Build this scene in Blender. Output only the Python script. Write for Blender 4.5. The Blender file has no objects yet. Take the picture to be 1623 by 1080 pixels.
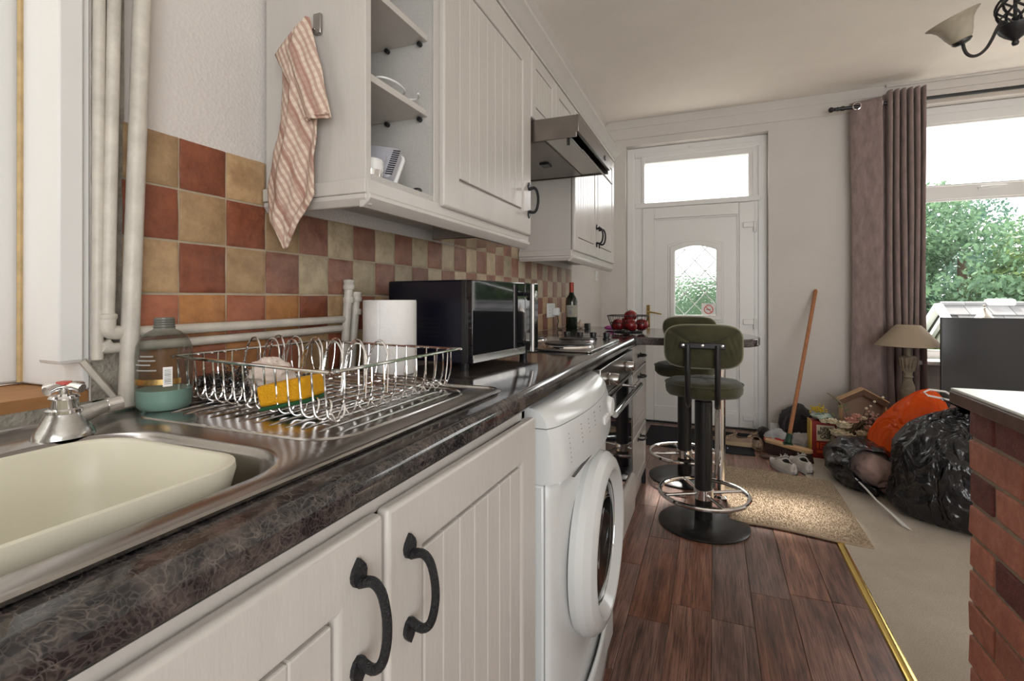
import bpy, bmesh, math, random
import numpy as np
from mathutils import Vector, Matrix, noise
R = random.Random(7)
SC = bpy.context.scene
COL = SC.collection
PI = math.pi

# ---------------- camera, world, light, exposure ----------------
cam_data = bpy.data.cameras.new('camera')
cam = bpy.data.objects.new('camera', cam_data)
COL.objects.link(cam)
cam_data.sensor_width = 36.0
cam_data.lens = 36.0 * 786.0 / 1623.0
cam_data.shift_y = -(540 - 474) / 1623.0
cam_data.clip_start = 0.02
cam.location = (0, 0, 1.10)
cam.rotation_euler = (PI / 2, 0, math.atan(318.5 / 786.0))
SC.camera = cam

world = bpy.data.worlds.new('overcast_sky')
SC.world = world
world.use_nodes = True
wn = world.node_tree
wn.nodes['Background'].inputs[0].default_value = (0.965, 0.965, 0.96, 1)
wn.nodes['Background'].inputs[1].default_value = 4.6

sun_data = bpy.data.lights.new('hazy_sun', 'SUN')
sun_data.energy = 12.0
sun_data.angle = math.radians(6)
sun_data.color = (1.0, 0.93, 0.84)
sun = bpy.data.objects.new('hazy_sun', sun_data)
COL.objects.link(sun)
_d = Vector((0.13, 2.85, 0)) - Vector((-0.14, 4.60, 2.13))
sun.rotation_euler = _d.to_track_quat('-Z', 'Y').to_euler()

def portal(loc, direction, sx, sy):
    l = bpy.data.lights.new('sky_portal', 'AREA')
    l.shape = 'RECTANGLE'; l.size = sx; l.size_y = sy
    l.cycles.is_portal = True
    o = bpy.data.objects.new('sky_portal', l)
    o.location = loc
    o.rotation_euler = Vector(direction).to_track_quat('-Z', 'Z').to_euler()
    COL.objects.link(o)
portal((2.3, 4.70, 1.53), (0, -1, 0), 2.0, 1.8)
portal((-0.135, 4.72, 2.14), (0, -1, 0), 0.86, 0.45)
portal((-1.20, -0.1, 1.6), (1, 0, 0), 1.2, 1.4)
portal((1.8, -1.76, 1.35), (0, 1, 0), 3.0, 2.1)

SC.view_settings.view_transform = 'Standard'
SC.view_settings.look = 'None'
SC.view_settings.gamma = 1.0
SC.view_settings.use_curve_mapping = False
SC.view_settings.exposure = 0.2

# ---------------- materials ----------------
def srgb(r, g, b):
    f = lambda c: (c / 255) / 12.92 if c <= 10 else (((c / 255) + 0.055) / 1.055) ** 2.4
    return (f(r), f(g), f(b), 1)

class NT:
    def __init__(s, name):
        s.m = bpy.data.materials.new(name); s.m.use_nodes = True
        s.t = s.m.node_tree; s.b = s.t.nodes['Principled BSDF']
        s.out = s.t.nodes['Material Output']; s._c = None
    def n(s, typ, **kw):
        nd = s.t.nodes.new(typ)
        for k, v in kw.items(): setattr(nd, k, v)
        return nd
    def l(s, a, b): s.t.links.new(a, b)
    def coord(s, scale=(1, 1, 1), rot=(0, 0, 0)):
        if s._c is None: s._c = s.n('ShaderNodeTexCoord')
        mp = s.n('ShaderNodeMapping'); mp.inputs['Scale'].default_value = scale; mp.inputs['Rotation'].default_value = rot
        s.l(s._c.outputs['Object'], mp.inputs[0]); return mp.outputs[0]
    def noise(s, vec, scale, detail=4, rough=0.5, dist=0):
        nd = s.n('ShaderNodeTexNoise'); s.l(vec, nd.inputs['Vector'])
        nd.inputs['Scale'].default_value = scale; nd.inputs['Detail'].default_value = detail
        nd.inputs['Roughness'].default_value = rough; nd.inputs['Distortion'].default_value = dist
        return nd.outputs['Fac']
    def vor(s, vec, scale, feature='F1', out='Distance'):
        nd = s.n('ShaderNodeTexVoronoi', feature=feature); s.l(vec, nd.inputs['Vector']); nd.inputs['Scale'].default_value = scale
        return nd.outputs[out]
    def ramp(s, fac, stops):
        nd = s.n('ShaderNodeValToRGB'); s.l(fac, nd.inputs[0]); e = nd.color_ramp.elements
        e[0].position, e[0].color = stops[0]; e[1].position, e[1].color = stops[-1]
        for p, c in stops[1:-1]:
            x = e.new(p); x.color = c
        return nd.outputs[0]
    def mix(s, fac, a, b, mode='MIX'):
        nd = s.n('ShaderNodeMix', data_type='RGBA', blend_type=mode)
        for i, v in ((0, fac), (6, a), (7, b)):
            if isinstance(v, (int, float, tuple)): nd.inputs[i].default_value = v
            else: s.l(v, nd.inputs[i])
        return nd.outputs[2]
    def math(s, op, a, b=0.0):
        nd = s.n('ShaderNodeMath', operation=op)
        for i, v in ((0, a), (1, b)):
            if isinstance(v, (int, float)): nd.inputs[i].default_value = v
            else: s.l(v, nd.inputs[i])
        return nd.outputs[0]
    def bump(s, h, strength, dist=0.01, prev=None):
        nd = s.n('ShaderNodeBump'); nd.inputs['Strength'].default_value = strength; nd.inputs['Distance'].default_value = dist
        s.l(h, nd.inputs['Height'])
        if prev is not None: s.l(prev, nd.inputs['Normal'])
        s.l(nd.outputs[0], s.b.inputs['Normal']); return nd.outputs[0]
    def set(s, **kw):
        for k, v in kw.items():
            i = s.b.inputs[k.replace('_', ' ')]
            if isinstance(v, (int, float, tuple)): i.default_value = v
            else: s.l(v, i)
        return s

def mat(name, c, rough=0.5, metal=0.0, var=0.0, vs=8.0, bump=0.0, bs=60.0, bd=0.004, rnd=0.0, coat=0.0, spec=0.5, dirt=None, stretch=(1, 1, 1), trans=0.0, sss=0.0):
    """general procedural material: colour varied by noise, fine relief, optional per-object variation"""
    N = NT(name); base = c
    v = N.coord(stretch)
    if var or dirt:
        f = N.noise(v, vs, 6, 0.6)
        d = dirt if dirt else tuple(x * (1 - var) for x in c[:3]) + (1,)
        base = N.ramp(f, [(0.3, d), (0.65, c)])
    if rnd:
        oi = N.n('ShaderNodeObjectInfo')
        hsv = N.n('ShaderNodeHueSaturation')
        N.l(N.math('ADD', N.math('MULTIPLY', oi.outputs['Random'], 2 * rnd), 1 - rnd), hsv.inputs['Value'])
        if isinstance(base, tuple): hsv.inputs['Color'].default_value = base
        else: N.l(base, hsv.inputs['Color'])
        base = hsv.outputs[0]
    N.set(Base_Color=base, Roughness=rough, Metallic=metal, Coat_Weight=coat, Specular_IOR_Level=spec)
    if trans: N.set(Transmission_Weight=trans)
    if bump: N.bump(N.noise(v, bs, 5, 0.6), bump, bd)
    return N.m

# ---------------- mesh helpers ----------------
class MB:
    def __init__(s): s.v = []; s.f = []
    def add(s, vs, fs):
        n = len(s.v); s.v += [tuple(p) for p in vs]; s.f += [tuple(i + n for i in f) for f in fs]; return s
    def box(s, x0, x1, y0, y1, z0, z1):
        return s.add([(x0, y0, z0), (x1, y0, z0), (x1, y1, z0), (x0, y1, z0), (x0, y0, z1), (x1, y0, z1), (x1, y1, z1), (x0, y1, z1)],
                     [(0, 3, 2, 1), (4, 5, 6, 7), (0, 1, 5, 4), (1, 2, 6, 5), (2, 3, 7, 6), (3, 0, 4, 7)])
    def prism(s, poly, a0, a1, axis='z'):
        """polygon in the two other axes, extruded along axis"""
        n = len(poly)
        def P(p, a):
            return {'z': (p[0], p[1], a), 'y': (p[0], a, p[1]), 'x': (a, p[0], p[1])}[axis]
        ar = sum(poly[i][0] * poly[(i + 1) % n][1] - poly[(i + 1) % n][0] * poly[i][1] for i in range(n))
        if (ar < 0) != (axis == 'y'): poly = poly[::-1]
        vs = [P(p, a0) for p in poly] + [P(p, a1) for p in poly]
        return s.add(vs, [tuple(range(n))[::-1], tuple(range(n, 2 * n))] + [(i, (i + 1) % n, n + (i + 1) % n, n + i) for i in range(n)])
    def lathe(s, prof, c=(0, 0, 0), n=24, axis='z', M=None):
        """profile of (radius, height)"""
        vs = []; fs = []
        for (r, h) in prof:
            for k in range(n):
                a = 2 * PI * k / n; x, y = r * math.cos(a), r * math.sin(a)
                p = {'z': (x, y, h), 'x': (h, x, y), 'y': (y, h, x)}[axis]
                if M is not None: p = M @ Vector(p)
                vs.append((p[0] + c[0], p[1] + c[1], p[2] + c[2]))
        m = len(prof)
        for j in range(m - 1):
            for k in range(n):
                k2 = (k + 1) % n; fs.append((j * n + k, j * n + k2, (j + 1) * n + k2, (j + 1) * n + k))
        if prof[0][0] > 1e-5: fs.append(tuple(range(n))[::-1])
        if prof[-1][0] > 1e-5: fs.append(tuple(range((m - 1) * n, m * n)))
        return s.add(vs, fs)
    def tube(s, pts, r, n=8, closed=False):
        pts = [Vector(p) for p in pts]; m = len(pts); vs = []; fs = []
        rr = r if isinstance(r, (list, tuple)) else [r] * m
        up = None
        for i in range(m):
            if closed: t = pts[(i + 1) % m] - pts[i - 1]
            else: t = pts[min(i + 1, m - 1)] - pts[max(i - 1, 0)]
            t.normalize()
            if up is None:
                up = t.orthogonal().normalized()
            else:
                up = up - t * up.dot(t)
                up = up.normalized() if up.length > 1e-6 else t.orthogonal().normalized()
            b = t.cross(up)
            for k in range(n):
                a = 2 * PI * k / n; vs.append(pts[i] + (up * math.cos(a) + b * math.sin(a)) * rr[i])
        for i in range(m if closed else m - 1):
            j = (i + 1) % m
            for k in range(n):
                k2 = (k + 1) % n; fs.append((i * n + k, i * n + k2, j * n + k2, j * n + k))
        if not closed: fs += [tuple(range(n))[::-1], tuple(range((m - 1) * n, m * n))]
        return s.add(vs, fs)
    def grid(s, fn, nu, nv, wrapu=False):
        vs = [fn(i / (nu if wrapu else nu - 1), j / (nv - 1)) for j in range(nv) for i in range(nu)]
        fs = []
        for j in range(nv - 1):
            for i in range(nu if wrapu else nu - 1):
                i2 = (i + 1) % nu; fs.append((j * nu + i, j * nu + i2, (j + 1) * nu + i2, (j + 1) * nu + i))
        return s.add(vs, fs)
    def ball(s, c, r, n=12, m=8, sq=(1, 1, 1)):
        prof = [(math.sin(PI * j / m), -math.cos(PI * j / m)) for j in range(m + 1)]
        vs = []; fs = []
        for (rad, h) in prof:
            for k in range(n):
                a = 2 * PI * k / n; vs.append((c[0] + r * sq[0] * rad * math.cos(a), c[1] + r * sq[1] * rad * math.sin(a), c[2] + r * sq[2] * h))
        for j in range(m):
            for k in range(n):
                k2 = (k + 1) % n; fs.append((j * n + k, j * n + k2, (j + 1) * n + k2, (j + 1) * n + k))
        return s.add(vs, fs)
    def xf(s, M):
        s.v = [tuple(M @ Vector(p)) for p in s.v]; return s

def cm(P, n=22):
    P = [Vector(p) for p in P]; out = []; m = len(P) - 1
    for q in range(n + 1):
        t = q / n; i = min(m - 1, int(t * m)); f = t * m - i; a, b, c_, d = P[max(0, i - 1)], P[i], P[i + 1], P[min(m, i + 2)]
        out.append(0.5 * ((2 * b) + (c_ - a) * f + (2 * a - 5 * b + 4 * c_ - d) * f * f + (3 * b - a - 3 * c_ + d) * f ** 3))
    return out

def wpos(o):
    v = Vector((0, 0, 0))
    while o is not None: v = v + Vector(o.location); o = o.parent
    return v

def part(name, mb, m, parent=None, world=True, bevel=0.0, seg=2, solid=0.0, sub=0, label=None, smooth=35, kind=None):
    """link mb as ONE mesh object; world=True: vertices are world coordinates and the (unrotated) parent is compensated"""
    me = bpy.data.meshes.new(name)
    me.from_pydata(mb.v, [], mb.f); me.update()
    bm = bmesh.new(); bm.from_mesh(me)
    bmesh.ops.recalc_face_normals(bm, faces=bm.faces)
    bm.to_mesh(me); bm.free()
    if smooth:
        me.polygons.foreach_set('use_smooth', [True] * len(me.polygons)); me.set_sharp_from_angle(angle=math.radians(smooth))
    if m is not None: me.materials.append(m)
    o = bpy.data.objects.new(name, me); COL.objects.link(o)
    if parent is not None:
        o.parent = parent
        if world: o.location = -wpos(parent)
    if bevel:
        b = o.modifiers.new('bevel', 'BEVEL'); b.width = bevel; b.segments = seg; b.limit_method = 'ANGLE'; b.angle_limit = math.radians(40)
    if solid:
        b = o.modifiers.new('solid', 'SOLIDIFY'); b.thickness = solid; b.offset = 0
    if sub:
        b = o.modifiers.new('sub', 'SUBSURF'); b.levels = sub; b.render_levels = sub
    if label: o['label'] = label
    if kind: o['kind'] = kind
    return o

def tag(o, label, cat, group=None, kind=None):
    o['label'] = label; o['category'] = cat
    if group: o['group'] = group
    if kind: o['kind'] = kind
    return o

def thing(name, label, cat, loc=(0, 0, 0), rz=0, group=None):
    o = bpy.data.objects.new(name, None); o.empty_display_size = 0.05; COL.objects.link(o)
    o.location = loc; o.rotation_euler = (0, 0, rz)
    return tag(o, label, cat, group)

def copy_tree(o, parent=None, **kw):
    c = o.copy(); COL.objects.link(c); c.parent = parent
    for ch in list(o.children): copy_tree(ch, c)
    return c

def share(name, src, parent, loc, rot=None):
    """another object with the same mesh"""
    o = bpy.data.objects.new(name, src.data); COL.objects.link(o); o.parent = parent
    for md in src.modifiers:
        b = o.modifiers.new(md.name, md.type)
        if md.type == 'BEVEL': b.width = md.width; b.segments = md.segments; b.limit_method = 'ANGLE'; b.angle_limit = md.angle_limit
    o.location = loc
    if rot: o.rotation_euler = rot
    return o

def text_mesh(txt, size, depth=0.0004):
    cu = bpy.data.curves.new('lettering', 'FONT'); cu.body = txt; cu.size = size; cu.extrude = depth
    cu.align_x = 'CENTER'; cu.align_y = 'CENTER'; cu.space_line = 0.8; cu.resolution_u = 2
    o = bpy.data.objects.new('lettering', cu); COL.objects.link(o)
    me = bpy.data.meshes.new_from_object(o.evaluated_get(bpy.context.evaluated_depsgraph_get()))
    bpy.data.objects.remove(o); bpy.data.curves.remove(cu)
    return me

def rrect(x0, x1, y0, y1, r, n=6):
    pts = []
    for cx, cy, a in ((x1 - r, y1 - r, 0), (x0 + r, y1 - r, 90), (x0 + r, y0 + r, 180), (x1 - r, y0 + r, 270)):
        for k in range(n + 1):
            t = math.radians(a + 90 * k / n); pts.append((cx + r * math.cos(t), cy + r * math.sin(t)))
    return pts

# ---------------- the materials ----------------
M = {}
def wallpaper(name, c):
    N = NT(name); v = N.coord()
    f = N.noise(v, 2.5, 3)
    N.set(Base_Color=N.ramp(f, [(0.3, tuple(x * 0.93 for x in c[:3]) + (1,)), (0.7, c)]), Roughness=0.75)
    N.bump(N.vor(v, 130), 0.35, 0.003, N.bump(N.noise(v, 14, 3), 0.15, 0.01)); return N.m
M['wall'] = wallpaper('painted_wall', (0.65, 0.615, 0.58, 1))
M['wall2'] = wallpaper('textured_wallpaper', (0.68, 0.645, 0.615, 1))
M['ceiling'] = mat('textured_ceiling', (0.87, 0.82, 0.76, 1), 0.85, bump=0.5, bs=110, bd=0.005, var=0.05, vs=3)
M['plaster'] = mat('rough_plaster', srgb(176, 170, 158), 0.9, bump=0.9, bs=60, bd=0.01, var=0.5, vs=25)
M['upvc'] = mat('white_plastic_frame', (0.80, 0.80, 0.79, 1), 0.3, var=0.03, vs=3)
M['paint'] = mat('cream_gloss_paint', (0.565, 0.535, 0.50, 1), 0.26, var=0.06, vs=9, bump=0.25, bs=90, bd=0.003, stretch=(1, 1, 0.25))
M['paint_in'] = mat('melamine_inside', (0.53, 0.515, 0.49, 1), 0.5, bump=0.5, bs=150, bd=0.002, var=0.08, vs=120)
M['pipe'] = mat('painted_pipe', (0.66, 0.62, 0.55, 1), 0.4, var=0.25, vs=22, bump=0.3, bs=60)
M['steel'] = mat('brushed_steel', (0.42, 0.40, 0.385, 1), 0.22, 1.0, var=0.15, vs=14, bump=0.05, bs=200, bd=0.001)
M['chrome'] = mat('chrome', (0.82, 0.82, 0.82, 1), 0.07, 1.0)
M['ironblack'] = mat('hammered_black_iron', (0.015, 0.015, 0.017, 1), 0.32, 0.3, bump=1.0, bs=260, bd=0.004)
M['black'] = mat('black_plastic', (0.012, 0.012, 0.014, 1), 0.35)
M['blackmetal'] = mat('black_powder_coat', (0.016, 0.016, 0.017, 1), 0.3, bump=0.1, bs=200)
M['blackglass'] = mat('black_glass', (0.006, 0.006, 0.008, 1), 0.04, spec=0.7)
M['microside'] = mat('dark_navy_enamel', (0.0035, 0.004, 0.012, 1), 0.3)
M['whiteplastic'] = mat('white_plastic', (0.76, 0.77, 0.76, 1), 0.28)
M['enamel'] = mat('white_appliance_enamel', (0.68, 0.70, 0.70, 1), 0.18, var=0.03, vs=5)
M['greyprint'] = mat('grey_print', (0.25, 0.27, 0.28, 1), 0.6)
M['grout'] = mat('tile_grout', srgb(184, 170, 148), 0.9, bump=0.5, bs=90, var=0.25, vs=20)
M['towel_paper'] = mat('paper_towel', (0.86, 0.85, 0.84, 1), 0.9, bump=0.4, bs=160)
M['rust'] = mat('rust_stain', srgb(140, 90, 50), 0.8)

def tile_mat(name, c, d):
    N = NT(name); oi = N.n('ShaderNodeObjectInfo'); v = N.coord()
    va = N.n('ShaderNodeVectorMath', operation='ADD'); N.l(v, va.inputs[0])
    cb = N.n('ShaderNodeCombineXYZ'); N.l(N.math('MULTIPLY', oi.outputs['Random'], 37.0), cb.inputs[0]); N.l(cb.outputs[0], va.inputs[1])
    f = N.noise(va.outputs[0], 22, 7, 0.65)
    base = N.ramp(f, [(0.32, d), (0.62, c)])
    hsv = N.n('ShaderNodeHueSaturation'); N.l(base, hsv.inputs['Color'])
    N.l(N.math('ADD', N.math('MULTIPLY', oi.outputs['Random'], 0.34), 0.83), hsv.inputs['Value'])
    N.set(Base_Color=hsv.outputs[0], Roughness=N.math('ADD', N.math('MULTIPLY', f, 0.35), 0.22))
    b1 = N.bump(N.noise(va.outputs[0], 25, 5, 0.6), 0.6, 0.008)
    N.bump(N.noise(va.outputs[0], 130, 3), 0.25, 0.003, b1); return N.m
M['t_red'] = tile_mat('tile_terracotta_red', srgb(140, 82, 58), srgb(104, 56, 38))
M['t_beige'] = tile_mat('tile_buff', srgb(182, 152, 114), srgb(148, 118, 86))
M['t_rose'] = tile_mat('tile_dusty_rose', srgb(152, 110, 92), srgb(118, 78, 64))
M['t_pale'] = tile_mat('tile_pale_stone', srgb(188, 172, 144), srgb(156, 138, 112))
M['t_peach'] = tile_mat('tile_peach', srgb(172, 108, 80), srgb(144, 84, 60))
M['t_ochre'] = tile_mat('tile_ochre', srgb(178, 124, 74), srgb(146, 96, 54))

def wood_floor():
    N = NT('dark_wood_plank'); oi = N.n('ShaderNodeObjectInfo')
    v = N.coord((9.0, 0.9, 1))
    va = N.n('ShaderNodeVectorMath', operation='ADD'); N.l(v, va.inputs[0])
    cb = N.n('ShaderNodeCombineXYZ'); N.l(N.math('MULTIPLY', oi.outputs['Random'], 61.0), cb.inputs[0]); N.l(N.math('MULTIPLY', oi.outputs['Random'], 23.0), cb.inputs[1]); N.l(cb.outputs[0], va.inputs[1])
    a = N.noise(va.outputs[0], 2.2, 8, 0.62, 1.2)
    vg = N.n('ShaderNodeVectorMath', operation='MULTIPLY'); N.l(va.outputs[0], vg.inputs[0]); vg.inputs[1].default_value = (4.5, 1.3, 1)
    g = N.noise(vg.outputs[0], 5, 8, 0.7, 0.5)
    c1 = N.ramp(a, [(0.30, srgb(88, 60, 50)), (0.5, srgb(138, 98, 82)), (0.7, srgb(172, 128, 108))])
    c2 = N.ramp(g, [(0.40, (0.22, 0.20, 0.20, 1)), (0.53, (1, 1, 1, 1))])
    c = N.mix(0.75, c1, c2, 'MULTIPLY')
    hsv = N.n('ShaderNodeHueSaturation'); N.l(c, hsv.inputs['Color'])
    N.l(N.math('ADD', N.math('MULTIPLY', oi.outputs['Random'], 0.45), 0.78), hsv.inputs['Value'])
    N.l(N.math('ADD', N.math('MULTIPLY', N.math('FRACT', N.math('MULTIPLY', oi.outputs['Random'], 17.0)), 0.4), 0.75), hsv.inputs['Saturation'])
    N.set(Base_Color=hsv.outputs[0], Roughness=N.math('ADD', N.math('MULTIPLY', g, 0.22), 0.24))
    N.bump(g, 0.22, 0.003); return N.m
M['floorwood'] = wood_floor()

def counter_mat():
    N = NT('dark_marbled_laminate'); v = N.coord()
    w = N.n('ShaderNodeTexNoise'); N.l(v, w.inputs['Vector']); w.inputs['Scale'].default_value = 22; w.inputs['Detail'].default_value = 4
    mv = N.n('ShaderNodeVectorMath', operation='MULTIPLY_ADD'); N.l(w.outputs['Color'], mv.inputs[0]); mv.inputs[1].default_value = (0.06, 0.06, 0.06); N.l(v, mv.inputs[2])
    e = N.vor(mv.outputs[0], 75, 'DISTANCE_TO_EDGE'); e2 = N.vor(mv.outputs[0], 150, 'DISTANCE_TO_EDGE')
    big = N.noise(v, 16, 5, 0.6)
    base = N.ramp(big, [(0.35, srgb(22, 23, 27)), (0.52, srgb(38, 37, 39)), (0.68, srgb(80, 73, 70))])
    fine = N.ramp(N.noise(v, 90, 4), [(0.46, (0, 0, 0, 1)), (0.66, (0.9, 0.9, 0.9, 1))])
    vein = N.ramp(e, [(0.0, (1, 1, 1, 1)), (0.07, (0, 0, 0, 1))])
    vein2 = N.ramp(e2, [(0.0, (0.5, 0.5, 0.5, 1)), (0.12, (0, 0, 0, 1))])
    c = N.mix(N.math('MULTIPLY', vein, N.ramp(N.noise(v, 38, 3), [(0.42, (0.05, 0.05, 0.05, 1)), (0.62, (0.42, 0.42, 0.42, 1))])), base, srgb(132, 122, 116))
    c = N.mix(N.math('MULTIPLY', vein2, 0.45), c, srgb(126, 116, 110))
    c = N.mix(N.math('MULTIPLY', fine, 0.22), c, srgb(120, 108, 100))
    N.set(Base_Color=c, Roughness=0.09, Specular_IOR_Level=0.7); return N.m
M['counter'] = counter_mat()

def carpet_mat(name, c, d, sc=260):
    N = NT(name); v = N.coord()
    f = N.noise(v, sc, 4, 0.7); g = N.noise(v, 7, 4)
    col = N.ramp(f, [(0.3, d), (0.65, c)])
    col = N.mix(0.5, col, N.ramp(g, [(0.3, (0.78, 0.78, 0.78, 1)), (0.7, (1, 1, 1, 1))]), 'MULTIPLY')
    N.set(Base_Color=col, Roughness=0.95, Specular_IOR_Level=0.1); N.bump(f, 0.9, 0.01); return N.m
M['carpet'] = carpet_mat('beige_carpet_pile', srgb(240, 228, 212), srgb(204, 190, 172))
M['rug'] = carpet_mat('oatmeal_rug_pile', srgb(220, 202, 178), srgb(150, 128, 104), 120)

def fabric(name, c, sc=400, var=0.3, vs=8, sheen=0.3, stretch=(1, 1, 1)):
    N = NT(name); v = N.coord(stretch)
    f = N.noise(v, vs, 5, 0.6); w = N.noise(v, sc, 2)
    d = tuple(x * (1 - var) for x in c[:3]) + (1,)
    N.set(Base_Color=N.ramp(f, [(0.3, d), (0.7, c)]), Roughness=0.85, Sheen_Weight=sheen, Specular_IOR_Level=0.15)
    N.bump(w, 0.35, 0.002); return N.m
M['curtain'] = fabric('mauve_slub_curtain', srgb(156, 137, 134), 300, 0.35, 30, 0.3, (1, 1, 0.35))
M['velvet'] = fabric('olive_green_velvet', srgb(78, 77, 55), 300, 0.45, 10, 0.3)
M['mauve'] = fabric('mauve_clothing', srgb(184, 156, 148), 250, 0.2, 6, 0.3)

def binbag(name, c, rough=0.2, trans=0.0, bs_=1.0):
    N = NT(name); v = N.coord()
    w = N.noise(v, 9, 6, 0.55, 1.5); r = N.vor(v, 14, 'DISTANCE_TO_EDGE')
    N.set(Base_Color=c, Roughness=rough, Specular_IOR_Level=0.6)
    if trans: N.set(Transmission_Weight=trans)
    cr = N.math('ABSOLUTE', N.math('SUBTRACT', N.noise(N.coord((1, 1, 0.55)), 7, 3, 0.5, 1.2), 0.5))
    cr2 = N.math('ABSOLUTE', N.math('SUBTRACT', N.noise(N.coord((1.4, 1, 0.7), (0.6, 0.4, 0)), 16, 2, 0.5, 0.8), 0.5))
    N.bump(cr2, 0.25 * bs_, 0.02, N.bump(cr, 0.8 * bs_, 0.08)); return N.m
M['binbag'] = binbag('black_bin_liner', (0.009, 0.009, 0.011, 1))
M['binbag2'] = binbag('smooth_black_bin_liner', (0.009, 0.009, 0.011, 1), bs_=0.35)
def orange():
    N = NT('orange_carrier_bag'); v = N.coord()
    d = N.n('ShaderNodeBsdfTranslucent'); d.inputs[0].default_value = srgb(255, 130, 30)
    N.set(Base_Color=srgb(255, 116, 24), Roughness=0.25)
    nm = N.bump(N.math('ABSOLUTE', N.math('SUBTRACT', N.noise(N.coord((1, 1, 0.6)), 7, 2, 0.5, 1.0), 0.5)), 0.8, 0.08); N.l(nm, d.inputs['Normal'])
    mx = N.n('ShaderNodeMixShader'); mx.inputs[0].default_value = 0.55
    N.l(N.b.outputs[0], mx.inputs[1]); N.l(d.outputs[0], mx.inputs[2]); N.l(mx.outputs[0], N.out.inputs[0]); return N.m
M['orange'] = orange()

def clear_glass(name, tint=(1, 1, 1, 1), ior=1.45, rough=0.0):
    N = NT(name); t = N.n('ShaderNodeBsdfTransparent'); t.inputs[0].default_value = tint
    g = N.n('ShaderNodeBsdfGlossy'); g.inputs['Roughness'].default_value = rough
    fr = N.n('ShaderNodeFresnel'); fr.inputs[0].default_value = ior
    ge = N.n('ShaderNodeNewGeometry'); fac = N.math('MULTIPLY', fr.outputs[0], N.math('SUBTRACT', 1.0, ge.outputs['Backfacing']))
    mx = N.n('ShaderNodeMixShader'); N.l(fac, mx.inputs[0]); N.l(t.outputs[0], mx.inputs[1]); N.l(g.outputs[0], mx.inputs[2])
    N.l(mx.outputs[0], N.out.inputs[0]); return N.m
M['glass'] = clear_glass('window_glass')
M['smoke'] = clear_glass('smoked_glass', (0.72, 0.76, 0.76, 1), rough=0.05)
def obscure():
    N = NT('obscure_glass'); v = N.coord()
    N.set(Base_Color=(0.95, 1, 0.97, 1), Roughness=0.12, Transmission_Weight=1.0, IOR=1.25)
    N.bump(N.vor(v, 45), 0.5, 0.006); return N.m
M['obscure'] = obscure()

def brick_mat(name, c, d):
    N = NT(name); oi = N.n('ShaderNodeObjectInfo'); v = N.coord()
    va = N.n('ShaderNodeVectorMath', operation='ADD'); N.l(v, va.inputs[0])
    cb = N.n('ShaderNodeCombineXYZ'); N.l(N.math('MULTIPLY', oi.outputs['Random'], 19.0), cb.inputs[0]); N.l(cb.outputs[0], va.inputs[1])
    f = N.noise(va.outputs[0], 30, 8, 0.7)
    sp = N.noise(va.outputs[0], 220, 3, 0.7)
    c1 = N.ramp(f, [(0.3, d), (0.65, c)])
    c1 = N.mix(N.ramp(sp, [(0.62, (0, 0, 0, 1)), (0.72, (0.7, 0.7, 0.7, 1))]), c1, srgb(206, 158, 134))
    hsv = N.n('ShaderNodeHueSaturation'); N.l(c1, hsv.inputs['Color']); N.l(N.math('ADD', N.math('MULTIPLY', oi.outputs['Random'], 0.3), 0.85), hsv.inputs['Value'])
    N.set(Base_Color=hsv.outputs[0], Roughness=0.55)
    N.bump(sp, 0.6, 0.004, N.bump(f, 0.7, 0.01)); return N.m
M['brick'] = brick_mat('red_brick', srgb(212, 144, 120), srgb(176, 104, 86))
M['brickdark'] = brick_mat('dark_red_brick', srgb(134, 74, 68), srgb(94, 50, 48))
M['mortar'] = mat('mortar', srgb(176, 158, 138), 0.95, bump=0.8, bs=150, var=0.3, vs=40)
# =====================================================================
# THE SETTING
# =====================================================================
WX, FY, CZ = -0.951, 4.515, 2.70          # left wall face, far wall face, ceiling

def wall_y(name, y0, y1, x0, x1, z0, z1, holes, m):
    """wall with face planes at y0,y1 and rectangular holes (xa,xb,za,zb)"""
    mb = MB(); xs = sorted({x0, x1} | {h[0] for h in holes} | {h[1] for h in holes}); zs = sorted({z0, z1} | {h[2] for h in holes} | {h[3] for h in holes})
    for i in range(len(xs) - 1):
        for j in range(len(zs) - 1):
            cx, cz = (xs[i] + xs[i + 1]) / 2, (zs[j] + zs[j + 1]) / 2
            if any(h[0] < cx < h[1] and h[2] < cz < h[3] for h in holes): continue
            mb.box(xs[i], xs[i + 1], y0, y1, zs[j], zs[j + 1])
    return mb
o = part('wall_back', wall_y('', FY, FY + 0.155, -1.25, 3.6, -0.1, CZ, [(-0.73, 0.418, -0.1, 2.468), (1.30, 3.2, 0.62, 2.53)], None), M['wall'], kind='structure', smooth=0)
mb = wall_y('', 0, 0.28, -1.6, FY, -0.1, CZ, [(-0.75, 0.495, 0.925, 2.35)], None)
mb.v = [(WX - p[1], p[0], p[2]) for p in mb.v]
wall_left = part('wall_left', mb, M['wall2'], kind='structure', smooth=0)
mb = wall_y('', 0, 0.15, -1.6, FY, -0.1, CZ, [], None); mb.v = [(3.6 + p[1], p[0], p[2]) for p in mb.v]
part('wall_right', mb, M['wall'], kind='structure', smooth=0)
part('wall_front', wall_y('', -1.75, -1.6, -1.25, 3.75, -0.1, CZ, [(0.3, 3.3, 0.3, 2.4)], None), M['wall'], kind='structure', smooth=0)  # opening behind the camera is added, sized for the skylight it admits
part('sky_blocker_wall', MB().box(-2.4, -2.2, -4.0, 4.0, -2.5, 3.5), M['plaster'], kind='structure', smooth=0)  # unseen slab, added to cut the sky light entering over the sink
part('ceiling', MB().box(-1.25, 3.75, -1.6, FY + 0.16, CZ, CZ + 0.15), M['ceiling'], kind='structure', smooth=0)
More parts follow.
